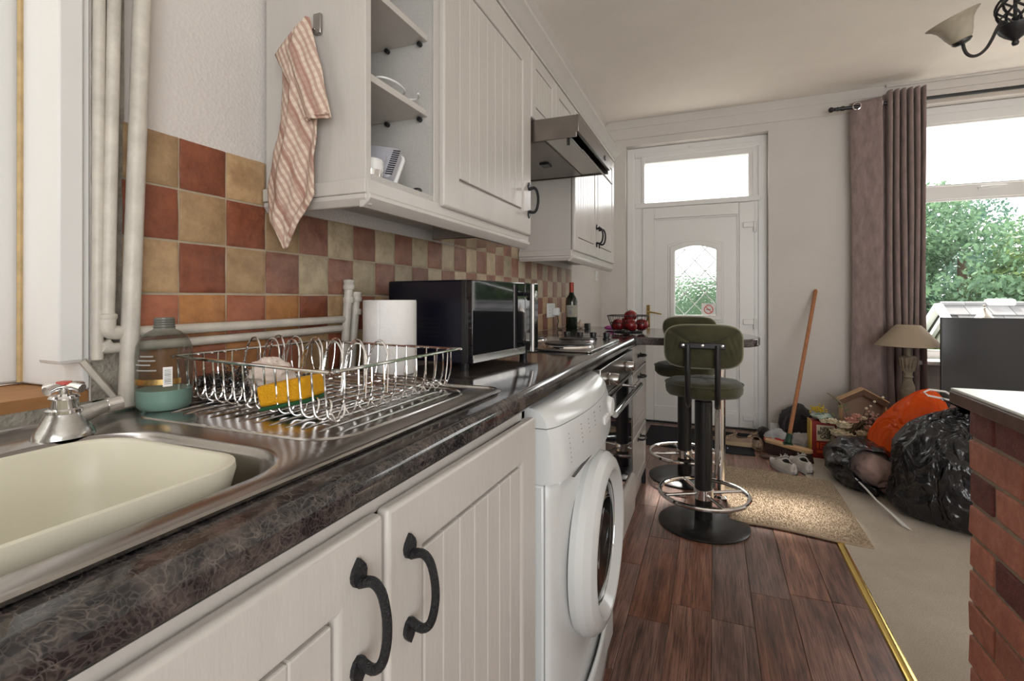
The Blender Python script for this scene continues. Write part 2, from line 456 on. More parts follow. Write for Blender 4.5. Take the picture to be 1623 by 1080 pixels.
# coving: left wall (small) and far wall (flat painted band)
part('trim_1', MB().prism([(WX, CZ - 0.07), (WX + 0.012, CZ - 0.07), (WX + 0.065, CZ - 0.012), (WX + 0.065, CZ), (WX, CZ)], -1.5, FY, 'y'), M['wall'], kind='structure')
part('trim_2', MB().box(WX, 3.6, FY - 0.012, FY + 0.001, CZ - 0.075, CZ).box(WX, 1.05, FY - 0.008, FY + 0.001, 2.53, CZ - 0.07).box(1.2, 3.6, FY - 0.03, FY, CZ - 0.018, CZ), M['wall'], kind='structure', bevel=0.003)
part('baseboard_back', MB().prism([(FY, 0), (FY - 0.018, 0), (FY - 0.018, 0.075), (FY - 0.010, 0.092), (FY, 0.095)], 0.43, 3.6, 'x'), M['upvc'], kind='structure')
# rough plaster strip between window opening and tiles, sill timber under the window
part('trim_3', MB().box(WX - 0.002, WX + 0.004, 0.497, 0.545, 0.905, 2.6).box(WX - 0.001, WX + 0.004, -0.2, 0.545, 0.905, 0.932), M['plaster'], kind='structure', smooth=0)
M['sillwood'] = mat('bare_sill_timber', srgb(176, 126, 78), 0.7, var=0.35, vs=30, bump=0.4, stretch=(1, 0.2, 1))
part('trim_4', MB().box(WX - 0.19, WX - 0.001, -0.75, 0.494, 0.926, 0.95), M['sillwood'], kind='structure', smooth=0)

# floor with individual planks
floor = part('floor', MB().box(-1.25, 3.75, -1.6, FY + 0.16, -0.1, -0.006), M['mortar'], kind='structure', smooth=0)
for k in range(-4, 4):
    xa = -0.005 + k * 0.135; xb = min(xa + 0.135, 0.523); y = 0.75 - R.random() * 0.6
    if xa > 0.515: continue
    while y < FY:
        L = R.choice((0.62, 0.78, 0.92)) ; y1 = min(y + L, FY + 0.06)
        part('plank', MB().box(xa + 0.0008, xb - 0.0008, y + 0.0008, y1 - 0.0008, -0.008, R.uniform(-0.0006, 0.0)), M['floorwood'], floor, bevel=0.0012, seg=1, smooth=0)
        y = y1
def carpet_fn(u, v):
    return (0.535 + u * 3.06, -1.55 + v * 6.06, 0.008 + 0.002 * noise.noise(Vector((u * 60, v * 120, 0))))
o = part('carpet', MB().box(0.533, 3.6, -1.6, FY, -0.006, 0.006).grid(carpet_fn, 70, 130), M['carpet'])
tag(o, 'flat beige fitted carpet right of the brass strip', 'carpet')
M['brass'] = mat('brass_strip', (0.78, 0.56, 0.16, 1), 0.18, 1.0)
o = part('threshold_strip', MB().prism([(0.513, 0.0), (0.517, 0.006), (0.527, 0.0095), (0.538, 0.0095), (0.545, 0.007), (0.545, 0.0)], -1.5, 2.75, 'y'), M['brass'])
tag(o, 'thin shiny brass threshold strip between wood planks and carpet', 'strip')

# ---- splashback tiles (children of the left wall) ----
part('grout', MB().box(WX - 0.001, WX + 0.0035, 0.541, 3.482, 0.905, 1.31).box(WX - 0.001, WX + 0.0035, 0.541, 0.84, 1.31, 1.408).box(WX - 0.001, WX + 0.0035, 1.76, 2.42, 1.31, 1.708), M['grout'], wall_left, smooth=0)
def bumpy_tile(seed, w=0.0955, h=0.0955):
    r = random.Random(seed); n = 7; ox, oy = r.random() * 50, r.random() * 50; US = [0, 0.035, 0.14, 0.5, 0.86, 0.965, 1.0]
    def f(u, v):
        u, v = US[round(u * 6)], US[round(v * 6)]
        eu = min(u, 1 - u) * 2; ev = min(v, 1 - v) * 2; e = min(1, eu * 9) * min(1, ev * 9)
        wob = 0.0013
        y = (u - 0.5) * w + (wob * noise.noise(Vector((ox, v * 4, 0))) if u in (0, 1) else 0)
        z = (v - 0.5) * h + (wob * noise.noise(Vector((u * 4, oy, 3))) if v in (0, 1) else 0)
        return (0.0052 + e * (0.0022 + 0.0010 * noise.noise(Vector((u * 3 + ox, v * 3 + oy, 0)))), y, z)
    mb = MB().grid(f, n, n)
    me = bpy.data.meshes.new('tile'); me.from_pydata(mb.v, [], mb.f); me.polygons.foreach_set('use_smooth', [True] * len(me.polygons))
    # small skirt
    return mb
tile_src = {}
def tile_mesh(key, k):
    if (key, k) not in tile_src:
        mb = bumpy_tile(hash(key) % 97 + k * 13)
        n = 7; rim = [i for i in range(n)] + [j * n + n - 1 for j in range(1, n)] + [(n - 1) * n + i for i in range(n - 2, -1, -1)] + [j * n for j in range(n - 2, 0, -1)]
        base = len(mb.v); mb.v += [(-0.001, mb.v[i][1], mb.v[i][2]) for i in rim]
        mb.f += [(rim[i], rim[(i + 1) % len(rim)], base + (i + 1) % len(rim), base + i) for i in range(len(rim))]
        me = bpy.data.meshes.new('tile'); me.from_pydata(mb.v, [], mb.f)
        bm = bmesh.new(); bm.from_mesh(me); bmesh.ops.recalc_face_normals(bm, faces=bm.faces); bm.to_mesh(me); bm.free()
        me.polygons.foreach_set('use_smooth', [True] * len(me.polygons)); me.set_sharp_from_angle(angle=math.radians(60))
        me.materials.append(M[key]); tile_src[(key, k)] = me
    return tile_src[(key, k)]
KEYS = ['t_red', 't_beige', 't_rose', 't_pale', 't_peach', 't_ochre']
def put_tile(col, row, key):
    y = 0.541 + 0.0485 + col * 0.0993; z = 0.91 + 0.05 + row * 0.1
    o = bpy.data.objects.new('tile', tile_mesh(key, R.randrange(4))); COL.objects.link(o); o.parent = wall_left
    o.location = (WX, y, z); o.rotation_euler = (R.uniform(-0.012, 0.012), R.uniform(-0.01, 0.01), R.uniform(-0.01, 0.01))
for col in range(-1, 30):
    for row in range(0, 8):
        if col == -1: continue
        y = 0.541 + 0.0485 + col * 0.0993
        if y + 0.05 > 3.50: continue
        if row >= 4 and not ((y < 0.86 and row == 4) or 1.76 < y < 2.40): continue
        warm = (col + row) % 2 == 1
        if row <= 1: key = ('t_peach' if warm else 't_ochre') if col < 4 else ('t_red' if warm else 't_beige')
        elif col < 3: key = 't_red' if warm else 't_beige'
        elif row == 3 and col > 3 or row == 2 or row >= 4: key = 't_rose' if warm else 't_pale'
        else: key = 't_rose' if warm else 't_beige'
        if row == 1 and col == 4: key = 't_red'
        put_tile(col, row, key)

# ---- far window (window_1) ----
def frame_rect(mb, x0, x1, z0, z1, y0, y1, w):
    o = [(x0, z0), (x1, z0), (x1, z1), (x0, z1)]; i = [(x0 + w, z0 + w), (x1 - w, z0 + w), (x1 - w, z1 - w), (x0 + w, z1 - w)]
    vs = [(a, y0, b) for a, b in i + o] + [(a, y1, b) for a, b in i + o]; fs = []
    for k in range(4):
        j = (k + 1) % 4; fs += [(k, j, 4 + j, 4 + k), (8 + k, 12 + k, 12 + j, 8 + j), (k, 8 + k, 8 + j, j), (4 + k, 4 + j, 12 + j, 12 + k)]
    return mb.add(vs, fs)
win = part('window_1', frame_rect(MB(), 1.302, 3.198, 0.655, 2.528, 4.60, 4.67, 0.055), M['upvc'], kind='structure', bevel=0.006)
part('frame_bar', MB().box(1.34, 3.16, 4.598, 4.672, 2.40, 2.475), M['upvc'], win, bevel=0.006)
part('frame_bar', MB().box(1.34, 3.16, 4.592, 4.672, 1.835, 1.935), M['upvc'], win, bevel=0.008)
part('frame_bar', MB().box(2.62, 2.70, 4.594, 4.672, 0.70, 2.41), M['upvc'], win, bevel=0.006)
for (a, b, c, d) in ((1.355, 2.62, 1.935, 2.40), (1.355, 2.62, 0.708, 1.835), (2.70, 3.145, 0.708, 2.40)):
    part('pane', MB().box(a, b, 4.632, 4.638, c, d), M['glass'], win, smooth=0)
    part('glazing_bead', frame_rect(MB(), a - 0.002, b + 0.002, c - 0.002, d + 0.002, 4.605, 4.632, 0.014), M['upvc'], win, bevel=0.004)
hd = part('window_handle', MB().box(1.775, 1.83, 4.578, 4.594, 1.89, 1.915).box(1.79, 1.93, 4.566, 4.578, 1.896, 1.912), M['upvc'], win, bevel=0.004)
part('window_sill', MB().box(1.28, 3.22, 4.40, 4.60, 0.625, 0.655), M['upvc'], win, bevel=0.008, seg=3)

# ---- window over the sink (window_2) ----
def yz_frame(y0, y1, z0, z1, x0, x1, w):
    mb = frame_rect(MB(), y0, y1, z0, z1, x0, x1, w); mb.v = [(p[1], p[0], p[2]) for p in mb.v]; return mb
win2 = part('window_2', yz_frame(-0.745, 0.49, 0.952, 2.345, WX - 0.25, WX - 0.178, 0.07), M['upvc'], kind='structure', bevel=0.006)
part('frame_bar', MB().box(WX - 0.245, WX - 0.182, -0.16, -0.09, 1.0, 2.3), M['upvc'], win2, bevel=0.006)
for a, b in ((-0.675, -0.16), (-0.09, 0.42)):
    part('pane', MB().box(WX - 0.215, WX - 0.209, a, b, 1.022, 2.275), M['glass'], win2, smooth=0)
part('jamb_lining', MB().box(WX - 0.178, WX + 0.002, 0.483, 0.4955, 0.952, 2.345), M['upvc'], win2, bevel=0.003)
M['sealant'] = mat('yellowed_sealant', srgb(206, 178, 128), 0.6, var=0.3, vs=40)
part('sealant_bead', MB().tube([(WX - 0.172, 0.480, 0.955), (WX - 0.170, 0.480, 1.5), (WX - 0.172, 0.480, 2.34)], 0.0045, 6), M['sealant'], win2)
o = part('cable_trunking', MB().box(WX - 0.052, WX + 0.006, 0.452, 0.4825, 0.997, 2.35).box(WX - 0.050, WX + 0.008, 0.450, 0.4835, 1.0, 2.35), M['upvc'], bevel=0.003)
tag(o, 'square white plastic trunking running up the window edge', 'trunking')
o = part('wooden_batten', MB().tube([(WX + 0.006, 0.482, 1.0), (WX + 0.012, 0.535, 0.918)], 0.006, 5), M['pipe'])
tag(o, 'thin cream painted stick leaning in the corner behind the tap', 'batten')

# ---- back door (door_1) with top light ----
DY = 4.60
door = part('door_1', frame_rect(MB(), -0.7295, 0.4175, -0.06, 2.4675, DY, DY + 0.07, 0.068), M['upvc'], kind='structure', bevel=0.006)
part('inner_frame', frame_rect(MB(), -0.67, 0.36, -0.02, 2.41, DY + 0.012, DY + 0.068, 0.085), M['upvc'], door, bevel=0.004)
part('transom', MB().box(-0.66, 0.37, DY - 0.004, DY + 0.07, 1.92, 1.965), M['upvc'], door, bevel=0.006)
part('head_bar', MB().box(-0.66, 0.37, DY - 0.002, DY + 0.07, 2.375, 2.42), M['upvc'], door, bevel=0.006)
part('top_pane', MB().box(-0.56, 0.30, DY + 0.03, DY + 0.036, 1.95, 2.40), M['glass'], door, smooth=0)
part('glazing_bead', frame_rect(MB(), -0.60, 0.335, 1.94, 2.395, DY + 0.002, DY + 0.03, 0.028), M['upvc'], door, bevel=0.005)
# leaf: outer rails and recessed panel with arched aperture
AX0, AX1, AZ0, AZs, AZt = -0.31, 0.025, 0.96, 1.525, 1.565     # glass
def arch(dx, n=10):
    """arched outline grown by dx"""
    x0, x1, z0, zs, zt = AX0 - dx, AX1 + dx, AZ0 - dx, AZs + dx * 0.9, AZt + dx
    pts = [(x0, z0), (x1, z0)]
    for k in range(n + 1):
        t = k / n; pts.append((x1 + (x0 - x1) * t, zs + (zt - zs) * math.sin(PI * t)))
    return pts
LX0, LX1, LZ0, LZ1 = -0.592, 0.325, 0.012, 1.915
leaf_m = MB().box(LX0, -0.49, DY - 0.008, DY + 0.052, LZ0, LZ1).box(0.203, LX1, DY - 0.008, DY + 0.052, LZ0, LZ1)
leaf_m.box(-0.49, 0.203, DY - 0.008, DY + 0.052, LZ0, 0.135).box(-0.49, 0.203, DY - 0.008, DY + 0.052, 1.815, LZ1)
leaf = part('door_leaf', leaf_m, M['upvc'], door, bevel=0.007)
# panel around the glass: bridge rectangle to arch
def ring(inner, outer, y0, y1):
    n = len(inner); mb = MB()
    vs = [(p[0], y0, p[1]) for p in inner] + [(p[0], y0, p[1]) for p in outer] + [(p[0], y1, p[1]) for p in inner] + [(p[0], y1, p[1]) for p in outer]
    fs = []
    for i in range(n):
        j = (i + 1) % n
        fs += [(i, j, n + j, n + i), (2 * n + i, 3 * n + i, 3 * n + j, 2 * n + j), (i, 2 * n + i, 2 * n + j, j), (n + i, n + j, 3 * n + j, 3 * n + i)]
    return mb.add(vs, fs)
inner = arch(0.03)
outer = [(-0.49, 0.135), (0.203, 0.135)] + [(0.203 + (-0.49 - 0.203) * k / 10, 1.815) for k in range(11)]
part('moulded_panel', ring(inner, outer, DY + 0.008, DY + 0.045), M['upvc'], door, smooth=0)
part('panel_bead', frame_rect(MB(), -0.49, 0.203, 0.135, 1.815, DY - 0.002, DY + 0.008, 0.014), M['upvc'], door, bevel=0.004)
part('glass_surround', ring(arch(0.0), arch(0.045), DY - 0.010, DY + 0.03), M['upvc'], door, bevel=0.010, seg=3)
part('glass_surround', ring(arch(0.040), arch(0.062), DY + 0.000, DY + 0.02), M['upvc'], door, bevel=0.005)
part('leaded_pane', MB().prism(arch(0.01), DY + 0.018, DY + 0.026, 'y'), M['obscure'], door, smooth=0)
M['lead'] = mat('lead_strip', (0.75, 0.77, 0.76, 1), 0.5)
W = AX1 - AX0; Hh = AZt - AZ0; cellw, cellh = 0.1675, 0.19
for s_ in (1, -1):
    for k in range(-4, 8):
        # line x = x0 + s*t*cellw, z = z0 + t*cellh
        pts = []
        for t in np.linspace(-6, 10, 641):
            x = AX0 + 0.08 + k * cellw + s_ * t * cellw / 1.0; z = AZ0 + t * cellh
            top = AZs + (AZt - AZs) * math.sin(PI * max(0, min(1, (x - AX0) / W)))
            if AX0 < x < AX1 and AZ0 < z < top: pts.append((x, DY + 0.016, z))
        if len(pts) > 3: part('lead_came', MB().tube([(p[0], DY + 0.0135, p[2]) for p in (pts[0], pts[-1])], 0.0045, 5), M['lead'], door)
M['gold'] = mat('gold_plate', (0.72, 0.50, 0.20, 1), 0.22, 1.0, var=0.3, vs=30)
h = part('handle_plate', MB().box(-0.553, -0.523, DY - 0.016, DY - 0.008, 0.84, 1.045), M['gold'], door, bevel=0.005, label='gold coloured handle plate')
part('lever', MB().tube([(-0.538, DY - 0.016, 0.985), (-0.538, DY - 0.055, 0.985), (-0.53, DY - 0.062, 0.985), (-0.48, DY - 0.062, 0.978), (-0.42, DY - 0.060, 0.965)], [0.008, 0.008, 0.008, 0.007, 0.006], 8), M['gold'], h)
for z in (1.718, 0.905, 0.10):
    hg = part('hinge', MB().box(0.235, 0.315, DY - 0.024, DY - 0.008, z - 0.02, z + 0.025), M['upvc'], door, bevel=0.004)
    part('hinge_barrel', MB().lathe([(0.0, z - 0.06), (0.012, z - 0.058), (0.012, z + 0.03), (0.0, z + 0.032)], (0.322, DY - 0.018, 0), 12), M['upvc'], hg)
part('threshold', MB().box(-0.66, 0.37, DY - 0.02, DY + 0.06, 0.0, 0.014), M['black'], door, bevel=0.003)
# no smoking sticker, flat print on the pane
M['stwhite'] = mat('sticker_white', (0.85, 0.84, 0.82, 1), 0.5)
M['stred'] = mat('sticker_red', srgb(214, 70, 50), 0.5)
st = part('no_smoking_sticker', MB().box(-0.092, 0.022, DY + 0.0070, DY + 0.0085, 0.962, 1.062), M['stwhite'])
tag(st, 'square white no smoking sticker on the door glass', 'sticker')
cxs, czs = -0.035, 1.008
def flat_ring(r0, r1, y, n=32):
    vs = [(cxs + r * math.cos(2 * PI * k / n), y, czs + r * math.sin(2 * PI * k / n)) for r in (r0, r1) for k in range(n)]
    return MB().add(vs, [(k, (k + 1) % n, n + (k + 1) % n, n + k) for k in range(n)])
part('prohibition_ring', flat_ring(0.031, 0.038, DY + 0.0066).add([(cxs - 0.025, DY + 0.0065, czs + 0.021), (cxs - 0.021, DY + 0.0065, czs + 0.026), (cxs + 0.025, DY + 0.0065, czs - 0.021), (cxs + 0.021, DY + 0.0065, czs - 0.026)], [(0, 1, 2, 3)]), M['stred'], st, smooth=0)
part('cigarette_print', MB().box(cxs - 0.018, cxs + 0.016, DY + 0.0067, DY + 0.0069, czs - 0.004, czs + 0.004), M['greyprint'], st, smooth=0)
part('caption_print', MB().box(cxs - 0.02, cxs + 0.024, DY + 0.0067, DY + 0.0069, 1.049, 1.054), M['greyprint'], st, smooth=0)
o = part('curtain_hook', MB().tube([(-0.185, 4.60, 2.43), (-0.185, 4.57, 2.425), (-0.185, 4.565, 2.44)], 0.003, 6).ball((-0.185, 4.598, 2.43), 0.009), M['upvc'])
tag(o, 'small white hook above the top pane of the door', 'hook')
M['matgrey'] = carpet_mat('charcoal_doormat', srgb(62, 62, 66), srgb(40, 40, 44))
o = part('doormat', MB().box(-0.50, 0.275, 3.84, 4.44, 0.0, 0.009), M['matgrey'], bevel=0.003)
tag(o, 'flat charcoal doormat in front of the white door', 'doormat')

# ---- brick peninsula wall ----
BX0, BX1, BYE = 0.525, 0.86, 1.398
pen = thing('brick_counter', 'low red brick dividing wall with a white top at the right edge', 'brick wall', (BX0, BYE, 0))
part('mortar_core', MB().box(BX0 + 0.005, BX1 - 0.005, 0.2, BYE - 0.005, 0, 0.863), M['mortar'], pen, smooth=0)
def brick_obj(x0, x1, y0, y1, z0, z1, dark):
    def w(): return R.uniform(-0.0018, 0.0018)
    mb = MB().box(x0, x1, y0, y1, z0, z1); mb.v = [(a + w(), b + w(), c + w() * 0.8) for a, b, c in mb.v]
    part('brick', mb, M['brickdark' if dark else 'brick'], pen, bevel=0.004, seg=2)
darks = {(0, 0), (0, 1), (0, 2), (2, 0), (4, 1)}
for r_ in range(12):
    zt = 0.862 - r_ * 0.0718; z0 = max(zt - 0.063, 0.0)
    y = BYE; j = 0
    half = (r_ % 2 == 0)
    while y > 0.32:
        L = 0.1 if (half and j == 0) else 0.207
        dark = (r_, j) in darks or R.random() < 0.02
        brick_obj(BX0, BX0 + 0.10, y - L, y, z0, zt, dark); y -= L + 0.0105; j += 1
    # end face headers / back leaf (returns)
    x = BX0 + 0.111; j = 0
    while x < BX1 - 0.05:
        x1 = min(x + (0.207 if half else 0.105), BX1); brick_obj(x, x1, BYE - 0.10, BYE, z0, zt, R.random() < 0.15); x = x1 + 0.0105
M['whitetop'] = mat('white_laminate_top', (0.80, 0.79, 0.77, 1), 0.22)
M['slabedge'] = mat('brown_slab_edge', srgb(110, 84, 74), 0.45, var=0.3, vs=30)
part('top_slab', MB().box(BX0 - 0.026, BX1 + 0.03, 0.2, BYE + 0.026, 0.864, 0.892), M['slabedge'], pen, bevel=0.003, label='brown edged slab')
part('white_top', MB().box(BX0 - 0.024, BX1 + 0.028, 0.2, BYE + 0.024, 0.892, 0.898), M['whitetop'], pen, bevel=0.002, label='glossy white surface')

# =====================================================================
# OUTSIDE
# =====================================================================
M['grass'] = mat('pale_gravel_yard', srgb(170, 166, 156), 0.95, var=0.4, vs=1.5, bump=1.0, bs=20)
def gfn(u, v):
    x, y = -30 + u * 80, 5.2 + v * 75
    return (x, y, -2.3 - 0.02 * y + 0.5 * noise.noise(Vector((x * .1, y * .1, 0))))
o = part('outside_ground', MB().grid(gfn, 30, 30), M['grass'], kind='structure')

M['leaf'] = None
def leaf_mat(name, c, d):
    N = NT(name); oi = N.n('ShaderNodeObjectInfo'); v = N.coord()
    f = N.noise(v, 1.3, 4, 0.6); g = N.noise(v, 9, 2)
    col = N.ramp(N.math('ADD', N.math('MULTIPLY', f, 0.5), N.math('MULTIPLY', g, 0.5)), [(0.38, d), (0.6, c)])
    t = N.n('ShaderNodeBsdfTranslucent'); N.l(col, t.inputs[0])
    N.set(Base_Color=col, Roughness=0.6, Specular_IOR_Level=0.2)
    mx = N.n('ShaderNodeMixShader'); mx.inputs[0].default_value = 0.35
    N.l(N.b.outputs[0], mx.inputs[1]); N.l(t.outputs[0], mx.inputs[2]); N.l(mx.outputs[0], N.out.inputs[0]); return N.m
LM = [leaf_mat('leaf_mid', srgb(104, 134, 100), srgb(62, 88, 70)), leaf_mat('leaf_blue', srgb(96, 128, 110), srgb(58, 84, 74)), leaf_mat('leaf_yellow', srgb(122, 146, 92), srgb(78, 102, 66))]
M['bark'] = mat('bark', srgb(90, 76, 62), 0.9, var=0.4, bump=1, bs=20)
def leaves(name, parent, centers, n, size, m, seed):
    rg = np.random.default_rng(seed); cs = np.array([c[:3] for c in centers]); rs = np.array([c[3] for c in centers])
    w = rs ** 2; idx = rg.choice(len(cs), n, p=w / w.sum())
    d = rg.normal(size=(n, 3)); d /= np.linalg.norm(d, axis=1)[:, None]
    p = cs[idx] + d * (rs[idx] * rg.uniform(0.72, 1.06, n))[:, None] * np.array([1, 1, 0.85])
    a = rg.normal(size=(n, 3)) + d * 0.3; a /= np.linalg.norm(a, axis=1)[:, None]
    b = np.cross(a, rg.normal(size=(n, 3))); b /= np.linalg.norm(b, axis=1)[:, None]
    s = size * rg.uniform(0.6, 1.3, n)[:, None]
    V = np.stack([p - a * s, p + b * s * 0.5, p + a * s, p - b * s * 0.5], 1).reshape(-1, 3)
    me = bpy.data.meshes.new(name); me.vertices.add(4 * n); me.vertices.foreach_set('co', V.ravel())
    me.loops.add(4 * n); me.loops.foreach_set('vertex_index', np.arange(4 * n)); me.polygons.add(n)
    me.polygons.foreach_set('loop_start', np.arange(n) * 4); me.update(); me.validate(); me.materials.append(m)
    o = bpy.data.objects.new(name, me); COL.objects.link(o); o.parent = parent; o['kind'] = 'stuff'; return o
def tree(x, y, h, r, k, label, n=9000, base=-3.0):
    t = thing('tree', label, 'tree', (x, y, base), 0, 'trees beyond the garden'); rg = random.Random(int(x * 10 + y))
    mb = MB().tube([(0, 0, 0), (0.1, 0.05, h * 0.4), (0, 0, h * 0.75)], [0.3, 0.2, 0.1], 8)
    cen = []
    for i in range(38):
        a = rg.uniform(0, 2 * PI); q = rg.uniform(0.1, 0.95) ** 0.6 * r; z = h * rg.uniform(0.18, 0.92); q *= (1 - max(0, z / h - 0.55) * 1.2)
        cen.append((q * math.cos(a), q * math.sin(a), z, r * rg.uniform(0.26, 0.42)))
        if i < 6: mb.tube([(0, 0, h * 0.35), (q * math.cos(a), q * math.sin(a), z)], [0.09, 0.03], 5)
    part('trunk', mb, M['bark'], t, world=False); leaves('foliage', t, cen, n * 3, 0.085, LM[k], rg.randrange(999))
tree(3.6, 19, 6.9, 3.0, 1, 'blue green tree beyond the curtain edge of the window')
tree(6.6, 18, 7.0, 3.1, 0, 'broad mid green tree above the neighbouring roof')
tree(9.2, 17, 6.5, 2.6, 2, 'yellow green tree at the right of the window view')
tree(12.3, 17.5, 6.4, 2.7, 0, 'green tree furthest right behind the neighbouring house')
tree(15.6, 21, 7.0, 3.2, 1, 'tall dark tree far to the right of the window view')
tree(-0.6, 20, 4.9, 2.6, 0, 'green tree seen through the leaded door glass', 7000)
tree(-4.6, 20, 4.8, 2.6, 1, 'blue green tree left of the one behind the door glass', 5000)
tree(1.4, 25, 5.4, 2.9, 2, 'pale green tree standing far back behind the door wall', 6000)
tree(7.8, 24, 8.0, 3.6, 1, 'tall blue green tree rising behind the others', 9000)
# small shrub by the neighbour's gable
sh = thing('garden_shrub', 'bright yellow green shrub beside the gable of the next house', 'shrub', (3.4, 11.2, -2.4))
part('stem', MB().tube([(0, 0, 0), (0, 0, 1.9)], 0.05, 6), M['bark'], sh, world=False)
leaves('foliage', sh, [(0, 0, 1.4, 0.8), (0.3, 0.2, 2.1, 0.6), (-0.5, 0, 1.9, 0.55), (0.1, -0.2, 2.45, 0.35)], 3500, 0.1, LM[2], 5)
# neighbouring house
hx0, hx1, hyr, hzr = 3.74, 11.0, 11.0, 0.98
hs = thing('neighbour_house', 'neighbouring house with a grey slate roof and white gable boards', 'house', (hx0, hyr, -2.6))
M['render'] = mat('pale_render', srgb(150, 150, 140), 0.9, var=0.15, vs=3)
M['slate'] = mat('grey_roof_slate', srgb(96, 95, 95), 0.65, var=0.3, vs=6, rnd=0.25)
part('gable_wall', MB().prism([(8.75, -2.6), (13.2, -2.6), (13.2, -0.55), (hyr, 0.86), (8.75, -0.6)], hx0 + 0.15, hx1, 'x'), M['render'], hs, smooth=0)
sl = 0.67
for r_ in range(9):
    y1 = hyr - r_ * 0.27; y0 = y1 - 0.30; z1 = hzr - (hyr - y1) * sl + 0.02; z0 = hzr - (hyr - y0) * sl + 0.02
    if r_ > 3:
        part('slate_course', MB().add([(hx0, y1, z1), (hx1, y1, z1), (hx1, y0, z0 + .03), (hx0, y0, z0 + .03)], [(0, 1, 2, 3)]), M['slate'], hs, solid=0.03, smooth=0); continue
    x = hx0 + (0.13 if r_ % 2 else 0)
    while x < 8.4:
        x1 = min(x + 0.30, hx1)
        part('slate', MB().add([(x + .004, y1, z1), (x1 - .004, y1, z1), (x1 - .004, y0, z0 + .03), (x + .004, y0, z0 + .03)], [(0, 1, 2, 3)]), M['slate'], hs, solid=0.02, smooth=0); x = x1
part('roof_slope', MB().add([(hx0, hyr, hzr), (hx1, hyr, hzr), (hx1, 13.4, -0.62), (hx0, 13.4, -0.62)], [(0, 1, 2, 3)]).add([(hx0, hyr, hzr - .02), (hx1, hyr, hzr - .02), (hx1, 8.5, -0.72), (hx0, 8.5, -0.72)], [(0, 1, 2, 3)]), M['slate'], hs, solid=0.04, smooth=0)
for i in range(15):
    part('ridge_tile', MB().tube([(hx0 + i * 0.33, hyr, hzr + 0.02), (hx0 + i * 0.33 + 0.325, hyr, hzr + 0.02)], 0.055, 8), M['slate'], hs)
part('barge_board', MB().tube([(hx0 - 0.03, hyr, hzr), (hx0 - 0.03, 13.4, -0.62)], 0.07, 4), M['upvc'], hs, smooth=0)
part('barge_board', MB().tube([(hx0 - 0.03, hyr, hzr), (hx0 - 0.03, 8.5, -0.70)], 0.07, 4), M['upvc'], hs, smooth=0)
part('barge_board', MB().tube([(hx0 + 0.07, hyr + .1, hzr - 0.22), (hx0 + 0.07, 13.3, -0.80)], 0.05, 4), M['upvc'], hs, smooth=0)
part('roof_vent', MB().box(4.35, 4.75, hyr - 0.07, hyr + 0.07, hzr, hzr + 0.12), M['upvc'], hs, bevel=0.04)
part('roof_vent', MB().box(6.3, 6.6, hyr - 0.35, hyr - 0.1, hzr - 0.15, hzr + 0.1), M['upvc'], hs, bevel=0.03)
o = part('overhead_cable', MB().tube([(0.5, 12, 0.25)] + [(0.5 + 9.5 * t, 12 - 1.2 * t, 0.25 + 1.83 * t - 0.25 * math.sin(PI * t)) for t in (0.2, 0.4, 0.6, 0.8)] + [(10, 10.8, 2.08)], 0.016, 5), M['upvc'])
tag(o, 'thin pale overhead cable sloping across the trees', 'cable')
o = part('roof_aerial', MB().tube([(3.62, 11.4, -0.6), (3.62, 11.4, 1.16)], 0.012, 5).tube([(3.18, 11.4, 1.06), (3.64, 11.4, 1.17)], 0.022, 5), M['upvc'])
tag(o, 'small pale aerial standing above the gable of the next house', 'aerial')
# =====================================================================
# KITCHEN
# =====================================================================
XF = -0.351   # worktop front edge
def bullnose(x_back):
    return [(x_back, 0.872), (XF - 0.006, 0.872), (XF, 0.878), (XF, 0.892)] + [(XF - 0.018 + 0.018 * math.cos(t), 0.892 + 0.018 * math.sin(t)) for t in np.linspace(0, PI / 2, 7)[1:]] + [(x_back, 0.91)]
wt = thing('worktop', 'long dark marbled laminate worktop with rounded front edge', 'worktop', (-0.65, 1.1, 0.872))
part('front_edge', MB().prism(bullnose(-0.44), -0.3, 2.497, 'y'), M['counter'], wt, smooth=40)
mb = MB().box(-0.951, -0.44, -0.3, -0.03, 0.872, 0.91).box(-0.951, -0.80, -0.03, 0.47, 0.872, 0.91).box(-0.951, -0.44, 0.47, 2.497, 0.872, 0.91)
part('surface', mb, M['counter'], wt, smooth=0)
# breakfast bar
bar = thing('breakfast_bar', 'rounded dark marbled breakfast bar jutting out towards the door', 'breakfast bar', (0, 2.9, 0))
outl = [(-0.943, 2.503), (XF, 2.503), (-0.33, 2.515), (0.05, 2.515), (0.11, 2.533), (0.165, 2.575), (0.203, 2.645), (0.217, 2.73), (0.212, 2.82), (0.19, 2.93), (0.14, 3.05), (0.05, 3.14), (-0.08, 3.21), (-0.338, 3.29), (-0.73, 3.40), (-0.943, 3.42)]
part('bar_top', MB().prism(outl, 0.872, 0.91), M['counter'], bar, bevel=0.005, seg=3)
part('joint_strip', MB().box(-0.943, XF + 0.002, 2.4965, 2.5035, 0.87, 0.9108), M['black'], bar, smooth=0, label='dark joint strip')
part('leg', MB().lathe([(0.028, 0.0), (0.028, 0.865), (0.04, 0.866), (0.04, 0.872)], (0.036, 2.96, 0), 20), M['chrome'], bar, label='chrome tube leg')
part('foot', MB().lathe([(0.04, 0.0), (0.04, 0.012), (0.029, 0.022)], (0.036, 2.96, 0), 20), M['chrome'], bar)

